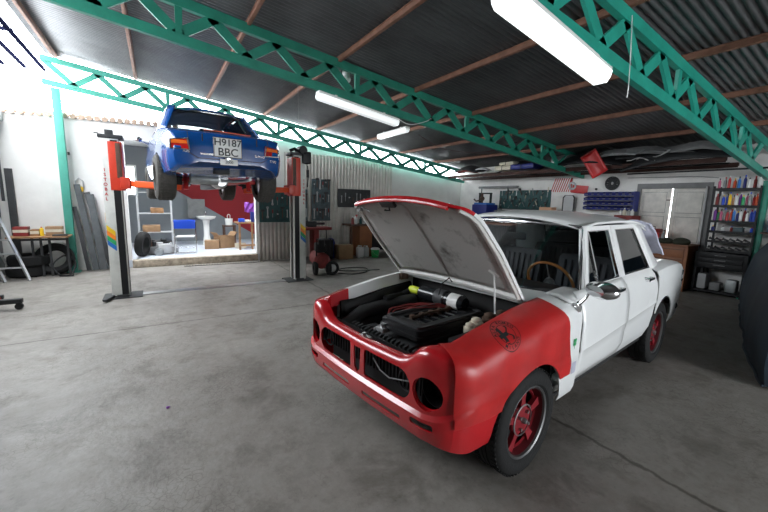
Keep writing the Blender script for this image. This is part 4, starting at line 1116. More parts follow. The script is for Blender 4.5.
# live axle, diff, exhaust, shocks
b = B(); b.cyl((-.56, 0, .31), (.56, 0, .31), .038); b.tube([(-.5, -.1, .40), (.5, -.1, .40)], .018); b.obj('axle_tube', 'red', bc)
b = B(); b.ball((.02, 0, .32), .14, 3, (1, .9, 1)); b.lathe([(0, -.10), (.10, -.10), (.11, -.09), (.11, -.06)], 16, (.02, -.03, .32), 'Y'); b.obj('differential', 'alu', bc)
for s in (-1, 1):
    b = B(); b.tube([(s * .44, -.06, .16), (s * .44, .02, .55)], .03, n=10); b.obj('shock_absorber', 'red', bc)
    b = B(); pts = []
    for k in range(50): pts.append((s * .40 + .055 * math.cos(k * .8), .16 + .055 * math.sin(k * .8), .24 + k * .0045))
    b.tube(pts, .009, n=6); b.obj('coil_spring', 'black', bc)
    b = B(); b.tube([(s * .36, .05, .30), (s * .30, .7, .32)], .022, n=8); b.obj('trailing_arm', 'red', bc)
b = B(); b.lathe([(0, -.20), (.06, -.20), (.07, -.18), (.07, .16), (0, .18)], 18, (-.22, -.30, .30), 'X'); b.obj('silencer', 'galv', bc)
b = B(); b.tube([(-.02, -.30, .30), (.14, -.35, .29), (.26, -.62, .30), (.26, -.80, .31)], .022, n=8); b.tube([(-.40, -.2, .30), (-.32, .3, .28), (-.2, 1.4, .26)], .022, n=8); b.obj('exhaust_pipe', 'galv', bc)
b = B(); b.box((0, 1.5, .33), (1.3, 2.2, .05)); b.obj('floor_pan', 'red', bc)
b = B(); b.box((.1, .9, .25), (.14, 1.6, .12), bev=.03); b.obj('gearbox_tunnel', 'black', bc)
b = B(); b.tube([(-.75, 1.95, .98), (-.86, 1.90, 1.02)], .01); b.ball((-.89, 1.88, 1.04), .06, 2, (1, .5, .75)); b.obj('door_mirror', 'chrome', bc)
# ================================================================ things along the far (left) wall
def ordn(i): return ['first', 'second', 'third', 'fourth', 'fifth', 'sixth', 'seventh', 'eighth', 'ninth', 'tenth', 'eleventh', 'twelfth'][i]
# table with boxes
t = thing('work_table', 'thin-topped wooden table against the white wall left of the green post', 'table', (-1.86, 9.22, 0))
b = B(); b.box((0, 0, .755), (.86, .55, .028), bev=.004); b.obj('tabletop', 'wood', t)
for x in (-.12, .0, .12, .38): b = B(); b.box((x, -.1, .37), (.035, .035, .74)); b.obj('leg', 'dark_grey', t)
b = B(); b.box((.0, -.1, .70), (.8, .03, .04)); b.obj('apron', 'dark_grey', t)
for x, w_, m_, lb in ((-2.12, .20, 'red_dull', 'red and brown carton box at the left end of the thin wooden table'), (-1.66, .24, 'cardboard', 'flat brown carton box at the right side of the thin wooden table'), (-1.93, .12, 'wood', 'small tan carton box between the two larger cartons on the table')):
    t = thing('carton_box', lb, 'box', (x, 9.2, .770)); h_ = .17 if w_ > .15 else .12
    b = B(); b.box((0, 0, h_ / 2), (w_, .18, h_), bev=.004); b.obj('body', m_, t)
    b = B(); b.box((0, 0, h_ * .55), (w_ + .004, .184, .05)); b.obj('label_band', 'cream', t)
t = thing('spray_can', 'small yellow can standing between the cartons on the table', 'can', (-1.83, 9.12, .770)); b = B(); b.lathe([(0, 0), (.03, 0), (.03, .13), (.015, .15), (0, .15)], 14); b.obj('body', 'yellow', t); b = B(); b.cyl((0, 0, .15), (0, 0, .17), .012); b.obj('nozzle', 'red', t)
b = B(); b.box((0, 0, .015), (.22, .12, .03), bev=.01); tag(b.obj('rag', 'dark_grey', loc=(-1.56, 9.05, .770)), 'dark folded rag at the right edge of the thin wooden table', 'rag')
# tyres and wheels in the dark under the table
for i, (x, y, z, rx, lb) in enumerate(((-2.12, 9.30, .11, 0, 'black tyre lying flat under the left half of the table'), (-1.72, 9.30, .30, 68, 'black tyre propped upright under the right half of the table'), (-2.08, 9.28, .31, 0, 'second black tyre stacked on the flat one under the table'))):
    b = B(); b.lathe([(.19, -.09), (.27, -.10), (.30, -.07), (.305, 0), (.30, .07), (.27, .10), (.19, .09), (.17, 0)], 28, (0, 0, 0), 'Z', closed=True)
    o = b.obj('tyre', 'rubber', loc=(x, y, z)); o.rotation_euler = (R(rx), 0, 0); tag(o, lb, 'tyre', 'tyres under the table')
cable('black hose coiled on the floor at the right leg of the table', [(-1.62, 8.95, .02), (-1.45, 9.0, .03), (-1.40, 9.15, .25), (-1.55, 9.10, .38), (-1.7, 8.98, .22), (-1.6, 8.92, .04), (-1.4, 8.9, .02)], .014, 'black', 'hose', 'hose')
# planks leaning
for i, (x0, x1, w_, h_, m_) in enumerate(((-1.10, -1.32, .10, 1.75, 'plank_grey'), (-.98, -1.12, .12, 1.55, 'plank_grey'), (-.84, -1.18, .10, 1.62, 'dark_grey'), (-1.22, -1.38, .07, 1.3, 'dark_grey'))):
    b = B(); b.box((0, 0, h_ / 2), (w_, .035, h_), bev=.004)
    o = b.obj('plank', m_, loc=(x0, 9.33, .03)); o.rotation_euler = (R(-7), math.atan2(x1 - x0, h_), 0)
    tag(o, ['long grey plank leaning just right of the green post', 'grey plank leaning second from the green post', 'dark plank leaning farthest right, beside the lift post', 'narrow dark plank partly behind the green post'][i], 'plank', 'planks leaning on the white wall')
t = thing('air_tool_hanger', 'small yellow and white tool hanging on the white wall right of the green post', 'tool', (-1.28, 9.585, 1.70))
b = B(); b.tube([(-.05, -.02, .0), (-.06, -.02, .12), (0, -.02, .18), (.06, -.02, .12), (.05, -.02, 0)], .012); b.obj('handle', 'light_grey', t); b = B(); b.box((0, -.02, -.04), (.12, .04, .1), bev=.02); b.obj('body', 'yellow', t)
# aluminium step ladder
t = thing('step_ladder', 'aluminium step ladder standing at the far left under the wall shelf', 'ladder', (-2.14, 9.0, 0), R(0))
def rail(x, y0, y1, z1): 
    b = B(); L = math.hypot(y1 - y0, z1); o_ = Vector((x, (y0 + y1) / 2, z1 / 2)); return b, o_
for x0, x1 in ((.16, -.36), (-.16, -.68)):
    b = B(); b.tube([(x0, -.28, .01), (x1, .16, 1.50)], .026, n=4); b.obj('side_rail', 'alu', t)
for x0, x1 in ((.06, -.40), (-.18, -.64)):
    b = B(); b.tube([(x0 - .02, .36, .01), (x1, .20, 1.45)], .018, n=4); b.obj('rear_leg', 'alu', t)
for k in range(5):
    f = (k + 1) / 6.2
    b = B(); b.box((lerp(.0, -.52, f), lerp(-.28, .16, f), 1.5 * f), (.33, .09, .022)); b.obj('step', 'alu', t)
# roller shutter housing and rails at the left edge
t = thing('shutter_housing', 'dark grey roller shutter box and rails at the top left edge', 'shutter', (-2.36, 9.2, 0))
b = B(); b.box((0, .1, 2.93), (.22, .5, .20), bev=.04); b.obj('housing', 'galv', t)
for x, z0 in ((-.03, 1.0), (.05, 1.4)): b = B(); b.box((x - .05, .2, (2.85 + z0) / 2), (.035, .05, 2.85 - z0)); b.obj('guide_rail', 'dark_grey', t)
b = B(); b.box((.08, .33, 1.0), (.10, .06, 2.0)); tag(b.obj('duct', 'dark_grey', loc=(-2.36, 9.2, 0)), 'dark upright duct at the far left beside the white wall', 'duct')
# engine hoist leg in the left foreground
t = thing('engine_hoist', 'red and black engine hoist leg on a castor at the left edge', 'hoist', (-1.75, 6.6, 0))
b = B(); b.box((-.10, .02, .115), (.50, .08, .06), bev=.006); b.obj('base_leg', 'black', t)
b = B(); b.tube([(-.09, .08, .14), (-.34, .10, .95)], .032, n=4); b.obj('mast_strut', 'red_dull', t)
b = B(); b.box((-.20, .1, .17), (.30, .05, .05)); b.obj('cross_bar', 'dark_grey', t)
b = B(); b.cyl((.115, -.02, .045), (.115, .02, .045), .043, n=18); b.box((.115, 0, .085), (.05, .06, .03)); b.obj('castor', 'rubber', t)
b = B(); b.box((-.13, 0, .17), (.09, .07, .04), bev=.01); b.obj('pivot', 'skin_rust', t)
# small box on wall high right of planks
b = B(); b.box((0, 0, 0), (.03, .03, .06)); tag(b.obj('wall_bracket', 'dark_grey', loc=(-1.40, 9.58, 2.35)), 'tiny dark bracket on the white wall beside the upper green post', 'bracket')

# ---------------- side room
t = thing('folding_chair', 'chrome-framed chair with a bright blue backrest, in the side room', 'chair', (.60, 10.35, .15), R(-6))
b = B(); b.box((0, -.16, .74), (.47, .045, .22), bev=.03); b.obj('backrest', 'blue', t)
b = B(); b.box((0, .06, .42), (.40, .38, .035), bev=.02); b.obj('seat', 'light_grey', t)
for s in (-1, 1):
    b = B(); b.tube([(s * .235, -.16, .80), (s * .235, -.16, .02), (s * .235, -.14, .012), (s * .235, .26, .012), (s * .235, .28, .03), (s * .235, .24, .42), (s * .235, -.14, .44)], .012); b.obj('side_frame', 'chrome', t)
b = B(); b.cyl((-.21, -.16, .03), (.21, -.16, .03), .011); b.cyl((-.21, -.16, .16), (.21, -.16, .16), .008); b.obj('stretcher', 'chrome', t)
t = thing('pedestal_sink', 'white pedestal washbasin against the side room wall', 'sink', (1.25, 11.9, .15))
b = B(); b.lathe([(0, .78), (.05, .72), (.10, .74), (.24, .80), (.27, .86), (.25, .86), (.18, .81), (0, .80)], 24); b.obj('basin', 'ceramic', t)
b = B(); b.lathe([(.14, 0), (.12, .05), (.08, .3), (.08, .6), (.10, .76)], 18); b.obj('pedestal', 'ceramic', t)
b = B(); b.tube([(0, .2, .85), (0, .2, .98), (0, .08, .98)], .012); b.obj('tap', 'chrome', t)
def carton(label, loc, sz, rz=0., open_=False, m_='cardboard'):
    t = thing('cardboard_box', label, 'box', loc, rz)
    b = B(); w, d, h = sz
    if open_:
        b.box((0, 0, .005), (w, d, .01))
        for s in (-1, 1): b.box((s * w / 2, 0, h / 2), (.008, d, h)); b.box((0, s * d / 2, h / 2), (w, .008, h))
    else: b.box((0, 0, h / 2), (w, d, h), bev=.004)
    b.obj('body', m_, t)
    if open_:
        for s in (-1, 1):
            b = B(); b.box((s * (w / 2 + .05), 0, h + .05), (.008, d, .15), ry=s * R(42)); b.obj('flap', m_, t)
    else:
        b = B(); b.box((0, 0, h + .002), (w + .002, .05, .004)); b.obj('tape', 'cream', t)
    return t
carton('brown cardboard box with raised flaps on the side room floor', (1.62, 11.2, .15), (.42, .36, .34), R(20), True)
carton('low brown cardboard box left of the flapped box in the side room', (1.28, 11.05, .15), (.36, .3, .24), R(-8))
carton('small pale box on the side room floor beside the wooden table', (2.0, 10.9, .15), (.26, .2, .14), R(5), False, 'cream')
t = thing('wooden_stand', 'dark wooden stand with a white pot in front of the red wall', 'stand', (1.92, 12.2, .15))
b = B(); b.box((0, 0, .55), (.36, .3, .04))
for sx in (-1, 1):
    for sy in (-1, 1): b.box((sx * .15, sy * .12, .27), (.04, .04, .54))
b.obj('frame', 'wood_dark', t)
t = thing('white_pot', 'white pot standing on the dark wooden stand in the side room', 'pot', (1.92, 12.2, .722)); b = B(); b.lathe([(0, 0), (.10, 0), (.12, .20), (.11, .20), (.09, .02), (0, .02)], 18); b.obj('body', 'ceramic', t); b = B(); b.tube([(-.04, 0, .2), (-.04, 0, .30), (0, 0, .34), (.04, 0, .30), (.04, 0, .2)], .008); b.obj('handle', 'ceramic', t)
t = thing('wooden_table', 'rough wooden table heaped with things at the right of the side room', 'table', (2.25, 10.75, .15))
b = B(); b.box((0, 0, .74), (.75, .6, .035)); b.obj('tabletop', 'wood', t)
for sx in (-.33, .0, .33): b = B(); b.box((sx, -.25, .36), (.05, .05, .72)); b.obj('leg', 'wood', t)
b = B(); b.box((0, -.25, .12), (.7, .04, .05)); b.obj('stretcher', 'wood', t)
for i, (x, z, sz, m_, nm, lb) in enumerate(((-.25, .0, (.16, .14, .10), 'blue', 'tin_box', 'blue tin at the left end of the side room table'), (-.08, .0, (.14, .12, .06), 'plastic_white', 'tray', 'white tray on the side room table'), (.05, .0, (.12, .12, .28), 'navy', 'canister', 'tall navy canister in the middle of the side room table'), (.20, .0, (.12, .12, .26), 'black', 'canister', 'tall black canister right of the navy one on the side room table'))):
    b = B(); b.box((0, 0, sz[2] / 2), sz, bev=.015); tag(b.obj(nm, m_, loc=(2.25 + x, 10.62, .910 + z)), lb, nm.replace('_', ' '))
b = B(); rr0 = []
for i in range(9): rr0.append([(-.16 + .04 * i, .02 * math.sin(i * 1.7 + k), .34 - .04 * k + .02 * math.sin(i + k * 2)) for k in range(8)])
b.grid(rr0); o = b.obj('pink_cloth', 'purple', loc=(2.32, 10.98, 1.10)); solid(o, .01); apply_mods(o); tag(o, 'purple-pink cloth hanging above the side room table', 'cloth')
t = thing('shelf_frame', 'pale metal shelf frame at the left of the side room', 'shelf', (-.02, 11.6, .15))
for x in (-.38, .38):
    for y in (-.2, .2): b = B(); b.box((x, y, .95), (.035, .035, 1.9)); b.obj('upright', 'light_grey', t)
for z in (.45, .95, 1.5): b = B(); b.box((0, 0, z), (.76, .4, .02)); b.obj('shelf_board', 'light_grey', t)
for i, (x, z, sz, m_, lb) in enumerate(((-.1, .61, (.4, .3, .18), 'cardboard', 'brown carton on the lowest board of the pale shelf frame'), (.05, 1.11, (.3, .25, .14), 'wood', 'tan carton on the middle board of the pale shelf frame'))):
    b = B(); b.box((0, 0, sz[2] / 2), sz, bev=.006); tag(b.obj('carton', m_, loc=(-.02 + x, 11.6, z)), lb, 'carton')
# scrap heap: separate car bits on the side room floor
bits = [(-.10, 10.42, .02, (.34, .20, .12), 'grey', 'gearbox_casing', 'grey casing'), (.12, 10.36, .02, (.20, .16, .16), 'light_grey', 'cylinder_head', 'pale cast part'), (.28, 10.48, .0, (.18, .14, .12), 'light_grey', 'starter_motor', 'pale motor part'),
        (-.05, 10.60, .14, (.30, .18, .12), 'dark_grey', 'exhaust_manifold', 'dark manifold'), (.16, 10.62, .10, (.22, .16, .14), 'black', 'air_filter_housing', 'black round housing'), (.02, 10.28, .0, (.24, .12, .10), 'galv', 'oil_pan', 'dented metal pan'), (-.22, 10.50, .10, (.20, .18, .14), 'wood_dark', 'carburettor', 'brown metal part')]
for i, (x, y, z, sz, m_, nm, lb) in enumerate(bits):
    sz = tuple(q * 1.45 for q in sz); t = thing(nm, lb + ' in the scrap heap left of the blue chair, ' + ['at its left', 'at its centre front', 'at its right', 'at its top', 'at its back right', 'lowest at the front', 'topmost at the left'][i], 'car part', (x, y, .15 + z), R(17 * i))
    b = B(); b.box((0, 0, sz[2] / 2), sz, bev=.03); b.cyl((-sz[0] * .3, 0, sz[2] * .9), (-sz[0] * .3, 0, sz[2] * 1.2), sz[1] * .3); b.obj('casing', m_, t)
    b = B(); b.tube([(sz[0] * .3, 0, sz[2] * .8), (sz[0] * .6, .05, sz[2] * 1.1), (sz[0] * .75, .02, sz[2] * .4)], .018); b.obj('pipe', m_, t)
b = B(); b.lathe([(.17, -.07), (.26, -.08), (.29, -.05), (.295, 0), (.29, .05), (.26, .08), (.17, .07), (.16, 0)], 28, (0, 0, 0), 'Y', closed=True)
o = b.obj('tyre', 'rubber', loc=(-.30, 10.1, .445)); o.rotation_euler = (R(6), 0, R(70)); tag(o, 'black tyre leaning at the left side of the opening, beside the scrap heap', 'tyre')
b = B(); b.box((.0, 0, .3), (.5, .1, .6)); 
tag(b.obj('wall_panel', 'grey', loc=(1.1, 13.08, .9)), 'pale board hanging on the back wall of the side room', 'board')

# ---------------- cladding wall: boards and tools
def tool_board(label, x0, x1, z0, z1, y, m_='teal_grey', tools=(), tl='', frame=False):
    t = thing('tool_board', label, 'tool board', ((x0 + x1) / 2, y, (z0 + z1) / 2))
    b = B(); b.box((0, 0, 0), (x1 - x0, .02, z1 - z0), bev=.003); b.obj('panel', m_, t)
    b = B(); b.box((0, -.02, -(z1 - z0) / 2 + .02), (x1 - x0, .05, .02)); b.obj('ledge', m_, t)
    return t
def spanner(nm, label, x, y, z, L, m_='steel', kind=0, group=None):
    t = thing(nm, label, nm.replace('_', ' '), (x, y, z), 0, group)
    if kind == 0:   # spanner
        b = B(); b.box((0, 0, 0), (L * .10, .006, L * .8)); b.obj('shank', m_, t)
        for s in (-1, 1): b = B(); b.ring([(.10 * L * math.cos(a), s * L * .42 + .10 * L * math.sin(a)) for a in lin(0, 2 * PI, 13)[:-1]], [(.05 * L * math.cos(a), s * L * .42 + .05 * L * math.sin(a)) for a in lin(0, 2 * PI, 13)[:-1]], -.005, .005, lambda u, v, h: (u, h, v)); b.obj('jaw', m_, t)
    elif kind == 1:   # hammer
        b = B(); b.tube([(0, 0, -L / 2), (0, 0, L * .4)], .012); b.obj('handle', 'wood_dark', t); b = B(); b.box((0, 0, L * .42), (L * .4, .03, .05), bev=.006); b.obj('head', 'dark_grey', t)
    elif kind == 2:   # pliers
        b = B(); b.tube([(-.03, 0, -L / 2), (-.015, 0, 0), (.01, 0, L * .3), (.0, 0, L * .5)], .009); b.tube([(.03, 0, -L / 2), (.015, 0, 0), (-.01, 0, L * .3), (0, 0, L * .5)], .009); b.obj('jaws', 'dark_grey', t); b = B(); b.cyl((0, -.015, .02), (0, .012, .02), .02); b.obj('pivot', m_, t)
    else:   # screwdriver
        b = B(); b.cyl((0, 0, L * .05), (0, 0, L * .5), .015); b.obj('handle', m_ if m_ != 'steel' else 'red', t); b = B(); b.cyl((0, 0, -L * .5), (0, 0, L * .06), .005); b.obj('blade', 'steel', t)
    return t
tool_board('dark teal tool board on the ribbed partition, behind the right lift post', 2.17, 2.93, .98, 1.80, 9.28, 'teal')
tool_board('narrow grey-green tool board just right of the lift post', 3.16, 3.50, .98, 1.84, 9.50)
tool_board('tall blue-grey tool board between the lift post and the wide board', 3.62, 4.16, 1.00, 2.13, 9.50)
tool_board('wide low dark tool board above the bench, left of the raised bonnet', 4.40, 5.45, 1.38, 1.90, 9.50, 'dark_grey')
nm_k = ['spanner', 'hammer', 'pliers', 'screwdriver']
TL = [('narrow grey-green tool board', 3.21, 3.45, 4, [1.66, 1.25]), ('tall blue-grey tool board', 3.68, 4.10, 6, [2.0, 1.62, 1.22]), ('wide dark tool board', 4.50, 5.35, 8, [1.64]), ('dark teal tool board', 2.24, 2.86, 6, [1.55, 1.2])]
for bd, x0, x1, n_, zs in TL:
    for ri, z in enumerate(zs):
        for i in range(n_):
            k = (i * 7 + ri * 3 + n_) % 4
            row = '' if len(zs) == 1 else [' in the top row', ' in the second row', ' in the third row'][ri]
            yy = 9.24 if 'teal' in bd else 9.465
            spanner(nm_k[k], f'{["steel", "dark", "small", "slim"][k]} {nm_k[k]}, {ordn(i)} from left{row}, {bd}', lerp(x0, x1, i / (n_ - 1)), yy, z + .03 * ((i * 5) % 3 - 1), .20 + .04 * ((i + ri) % 3), ['steel', 'galv', 'light_grey', 'red_dull'][(i + ri) % 4], k, 'hand tools on the wall boards')
# bench right of the boards with bottles
t = thing('work_bench', 'brown wooden workbench under the wide dark tool board', 'workbench', (5.25, 9.15, 0))
b = B(); b.box((0, 0, .90), (1.5, .55, .05), bev=.005); b.obj('worktop', 'wood_dark', t)
b = B(); b.box((-.25, .0, .44), (.40, .48, .87)); b.obj('cabinet', 'wood_orange', t)
for x in (-.70, .70): b = B(); b.box((x, -.2, .43), (.06, .06, .87)); b.obj('leg', 'wood_dark', t)
b = B(); b.box((.3, .1, .45), (.7, .3, .6)); b.obj('shelf_box', 'black', t)
def bottle(nm, label, loc, r=.035, h=.22, m_='plastic_white', cap='red', group=None, trig=False):
    t = thing(nm, label, 'bottle', loc, 0, group)
    b = B(); b.lathe([(0, 0), (r, 0), (r, h * .68), (r * .4, h * .82), (r * .4, h * .86), (0, h * .86)], 14); b.obj('body', m_, t)
    b = B(); b.cyl((0, 0, h * .86), (0, 0, h), r * .45, n=10)
    if trig: b.box((0, -r * .9, h * .97), (r * .6, r * 1.8, r * .6)); b.box((0, -r * .8, h * .82), (r * .3, r * .4, r * 1.2))
    b.obj('cap', cap, t)
    return t
bb = [('red_dull', 'white', .22), ('plastic_white', 'red', .26), ('teal', 'black', .20), ('plastic_white', 'blue', .27), ('black', 'red', .20), ('red', 'black', .27), ('plastic_white', 'stripe_green', .22), ('plastic_white', 'red', .24), ('light_grey', 'black', .2), ('red', 'plastic_white', .23)]
cn_ = {'red_dull': 'dull red', 'plastic_white': 'white', 'teal': 'teal', 'black': 'black', 'red': 'red', 'light_grey': 'grey', 'blue': 'blue', 'navy': 'navy', 'yellow': 'yellow', 'pink': 'pink', 'purple': 'purple', 'stripe_green': 'green', 'orange_red': 'orange', 'white': 'white', 'sky_blue': 'light blue', 'galv': 'silver', 'peach': 'tan', 'bright_green': 'green', 'cream': 'cream'}
for i, (m_, c_, h_) in enumerate(bb):
    c_ = 'plastic_white' if c_ == 'white' else c_
    bottle('spray_bottle' if i % 3 == 1 else 'bottle', f'{cn_[m_]} bottle, {ordn(i)} from the left on the workbench under the dark board', (4.62 + i * .125, 9.0 + .04 * (i % 2), .925), .036 + .006 * (i % 2), h_, m_, c_, 'bottles on the workbench', i % 3 == 1)
carton('brown cardboard box on the floor left of the white jugs', (4.30, 8.9, 0), (.42, .34, .38), 0)
t = thing('jerry_can', 'white plastic jug on the floor, right of the cardboard box', 'jug', (4.78, 8.85, 0)); b = B(); b.box((0, 0, .15), (.19, .16, .30), bev=.04); b.obj('body', 'plastic_white', t); b = B(); b.cyl((.04, 0, .30), (.04, 0, .34), .025); b.obj('cap', 'light_grey', t); b = B(); b.tube([(-.07, 0, .28), (-.05, 0, .34), (.01, 0, .33)], .014); b.obj('handle', 'plastic_white', t)
t = thing('jerry_can', 'greyer plastic jug on the floor between the white jug and green bucket', 'jug', (4.99, 8.9, 0)); b = B(); b.box((0, 0, .14), (.17, .15, .28), bev=.04); b.obj('body', 'light_grey', t); b = B(); b.cyl((.04, 0, .28), (.04, 0, .32), .025); b.obj('cap', 'plastic_white', t); b = B(); b.tube([(-.07, 0, .26), (-.05, 0, .32), (.01, 0, .31)], .014); b.obj('handle', 'light_grey', t)
t = thing('bucket', 'bright green bucket with a white lid on the floor under the workbench', 'bucket', (5.22, 8.75, 0)); b = B(); b.lathe([(0, 0), (.095, 0), (.12, .22), (0, .22)], 20); b.obj('body', 'bright_green', t); b = B(); b.lathe([(0, .22), (.128, .22), (.128, .25), (.09, .27), (0, .27)], 20); b.obj('lid', 'plastic_white', t); b = B(); b.tube([(-.12, -.02, .2), (-.08, -.12, .10), (0, -.14, .06), (.08, -.12, .10), (.12, -.02, .2)], .004); b.obj('handle', 'steel', t)
t = thing('welding_trolley', 'dark machine trolley in shadow left of the cardboard box', 'trolley', (3.75, 8.95, 0)); b = B(); b.box((0, 0, .32), (.36, .45, .45), bev=.03); b.obj('body', 'black', t); b = B(); b.tube([(-.16, .2, .5), (-.16, .25, .85), (.16, .25, .85), (.16, .2, .5)], .014); b.obj('handle', 'dark_grey', t)
for s in (-1, 1): b = B(); b.cyl((s * .19, 0, .09), (s * .22, 0, .09), .09); b.obj('wheel', 'rubber', t)
t = thing('gas_canister', 'blue canister on the floor behind the cardboard box', 'canister', (4.02, 9.15, 0)); b = B(); b.lathe([(0, 0), (.12, 0), (.13, .03), (.13, .42), (.09, .52), (.03, .55), (0, .55)], 18); b.obj('body', 'navy', t); b = B(); b.cyl((0, 0, .55), (0, 0, .62), .03); b.obj('valve', 'steel', t)
# red press / vice bench
t = thing('vice_bench', 'red steel vice bench behind the right lift post', 'workbench', (3.28, 8.65, 0))
b = B(); b.box((0, 0, .86), (.95, .40, .07), bev=.01); b.obj('worktop', 'red_dull', t)
for x in (-.32, .08): b = B(); b.box((x, 0, .42), (.14, .3, .84), bev=.01); b.obj('leg', 'red_dull', t)
b = B(); b.box((.0, -.03, .97), (.22, .14, .14), bev=.02); b.cyl((.1, -.03, .98), (.34, -.03, .98), .03); b.box((-.16, -.03, .99), (.08, .18, .13), bev=.01); b.obj('vice', 'dark_grey', t)
# compressor with a wheel in front of the post
t = thing('air_compressor', 'dark red air compressor on wheels beside the right lift post', 'compressor', (2.92, 7.22, 0), R(-10))
b = B(); b.lathe([(0, -.36), (.12, -.34), (.17, -.28), (.17, .28), (.12, .34), (0, .36)], 20, (.02, .1, .30), 'Y'); b.obj('tank', 'red_dull', t)
b = B(); b.box((.02, .05, .56), (.20, .36, .18), bev=.03); b.cyl((.02, -.1, .60), (.02, -.1, .74), .07); b.obj('pump', 'black', t)
b = B(); b.tube([(-.12, -.25, .42), (-.12, -.33, .78), (.16, -.33, .78), (.16, -.25, .42)], .014); b.obj('handle', 'black', t)
for s in (-1, 1):
    b = B(); b.lathe([(.06, -.035), (.13, -.04), (.15, -.02), (.15, .02), (.13, .04), (.06, .035)], 24, (s * .14 + .02, -.16, .15), 'Y' if False else 'X', closed=True); w_ = b.obj('wheel', 'rubber', t)
b = B(); b.lathe([(0, -.03), (.03, -.03), (.07, .0), (.085, .02), (.0, .02)], 20, (.22, -.22, .16), 'Y'); b.lathe([(.085, -.05), (.135, -.055), (.15, -.03), (.15, .03), (.135, .05), (.085, .05)], 24, (.22, -.22, .15), 'Y', closed=True); wl = b.obj('front_wheel', 'rubber', t)
b = B(); b.lathe([(0, -.062), (.03, -.06), (.05, -.045), (.08, -.04), (.085, -.03)], 18, (.22, -.22, .15), 'Y'); b.obj('hub', 'light_grey', wl)
cable('thin air hose lying on the floor right of the compressor', [(3.25, 7.0, .02), (3.5, 6.8, .015), (3.9, 6.9, .015), (4.1, 7.3, .015), (3.8, 7.5, .015), (3.4, 7.35, .015), (3.7, 7.1, .015), (4.3, 7.0, .015)], .011, 'black', 'air_hose', 'hose')
t = thing('axle_stand', 'pale metal axle stand on the floor just left of the raised bonnet', 'stand', (5.25, 7.75, 0))
for a in range(3): b = B(); b.tube([(.16 * math.cos(a * 2.1 + .4), .16 * math.sin(a * 2.1 + .4), .01), (.02 * math.cos(a * 2.1 + .4), .02 * math.sin(a * 2.1 + .4), .62)], .013); b.obj('leg', 'galv', t)
b = B(); b.cyl((0, 0, .5), (0, 0, .78), .02); b.box((0, 0, .78), (.12, .12, .02)); b.obj('post', 'galv', t)
# ================================================================ things on and along the back wall (x = 9.2)
WX = XB
def at(y, z, d=.0): return (WX - d, y, z)
# loft: rusty angle bars carrying scrap body panels
for i, (x, z, y0, y1, lb) in enumerate(((8.35, 2.44, 2.3, 9.3, 'rusty steel beam carrying the scrap panels, the front one above the back wall'), (9.0, 2.40, 2.3, 9.3, 'rusty steel beam lying along the top of the back wall'))):
    b = B(); b.box((0, 0, 0), (.07, y1 - y0, .06), bev=.004); b.box((-.03, 0, -.035), (.012, y1 - y0, .05)); tag(b.obj('loft_beam', 'rust_dark', loc=(x, (y0 + y1) / 2, z)), lb, 'beam')
b = B(); b.box((0, 0, 0), (.05, 6.9, .03)); tag(b.obj('conduit_rail', 'black', loc=(8.7, 5.8, 2.395)), 'dark rail between the two loft beams', 'rail')
def bent(nm, label, loc, L, W, m_, rz=0., rx=0., ry=0., seed=1, curve=.12, cat='car panel', group='scrap body panels on the loft'):
    rnd = random.Random(seed); t = thing(nm, label, cat, loc, 0, group); t.rotation_euler = (rx, ry, rz)
    a, c_, e = rnd.uniform(.5, 1.5), rnd.uniform(0, 3), rnd.uniform(.4, 1)
    P = [[(lerp(-W / 2, W / 2, v) * (1 - .25 * e * abs(u) ** 3), u * L / 2, curve * (1 - u * u) * (1 - (2 * v - 1) ** 2 * .6) + .015 * math.sin(3 * a * u + c_)) for v in lin(0, 1, 9)] for u in lin(-1, 1, 17)]
    b = B(); b.grid(P); o = b.obj('skin', m_, t); solid(o, .012, 0); apply_mods(o)
    b = B(); b.tube([r[0] for r in P], .016, n=6); b.obj('flange', m_, t)
    b = B(); b.tube([P[i][len(P[0]) // 2] for i in range(2, 15)], .010, n=5); b.obj('swage', m_, t)
    return t
pan = [(8.55, 3.1, 1.7, .75, 'dark_grey', 8, 'dark curved scrap panel nearest the green right truss'), (8.65, 3.9, 1.8, .6, 'dark_grey', -10, 'grey bent scrap panel above the white double door'),
       (8.45, 4.6, 1.5, .7, 'black', 14, 'black curved scrap panel right of the hanging red panel'), (8.75, 5.5, 1.7, .6, 'dark_grey', -6, 'dark scrap panel above the end of the long truss'),
       (8.55, 6.6, 1.3, .6, 'black', 5, 'black scrap panel beneath the blue bundle'), (8.6, 8.6, 1.2, .6, 'dark_grey', -9, 'dark scrap panel at the far left of the loft')]
for i, (x, y, L, W, m_, a, lb) in enumerate(pan):
    bent('scrap_sheet', lb, (x, y, 2.52 + .03 * (i % 3)), L, W, m_, R(a), R(-6 + 5 * (i % 3)), R(-22 + 14 * (i % 2)), i + 3, .19)
pan2 = [(8.35, 3.5, 1.2, .35, 'grey', 25, 'light-edged scrap strip on top of the panels above the door'), (8.3, 4.15, 1.3, .3, 'galv', -20, 'grey scrap strip crossing the panels behind the hanging red panel'), (8.5, 5.1, 1.0, .3, 'steel', 30, 'shiny bent strip by the end of the long truss'), (8.3, 2.75, .9, .35, 'grey', 5, 'grey scrap piece nearest the right end of the loft')]
for i, (x, y, L, W, m_, a, lb) in enumerate(pan2): bent('scrap_strip', lb, (x, y, 2.66), L, W, m_, R(a), R(6 - 5 * (i % 2)), R(-25), i + 20, .10)
bent('bumper_piece', 'pale curved bumper piece left of the white bundle on the loft', (8.4, 7.9, 2.56), .8, .18, 'light_grey', R(-15), 0, 0, 31, .10, 'bumper')
bent('red_scrap_piece', 'red curved scrap piece at the left end of the loft', (8.35, 8.45, 2.52), .7, .25, 'red_dull', R(8), 0, 0, 32, .10)
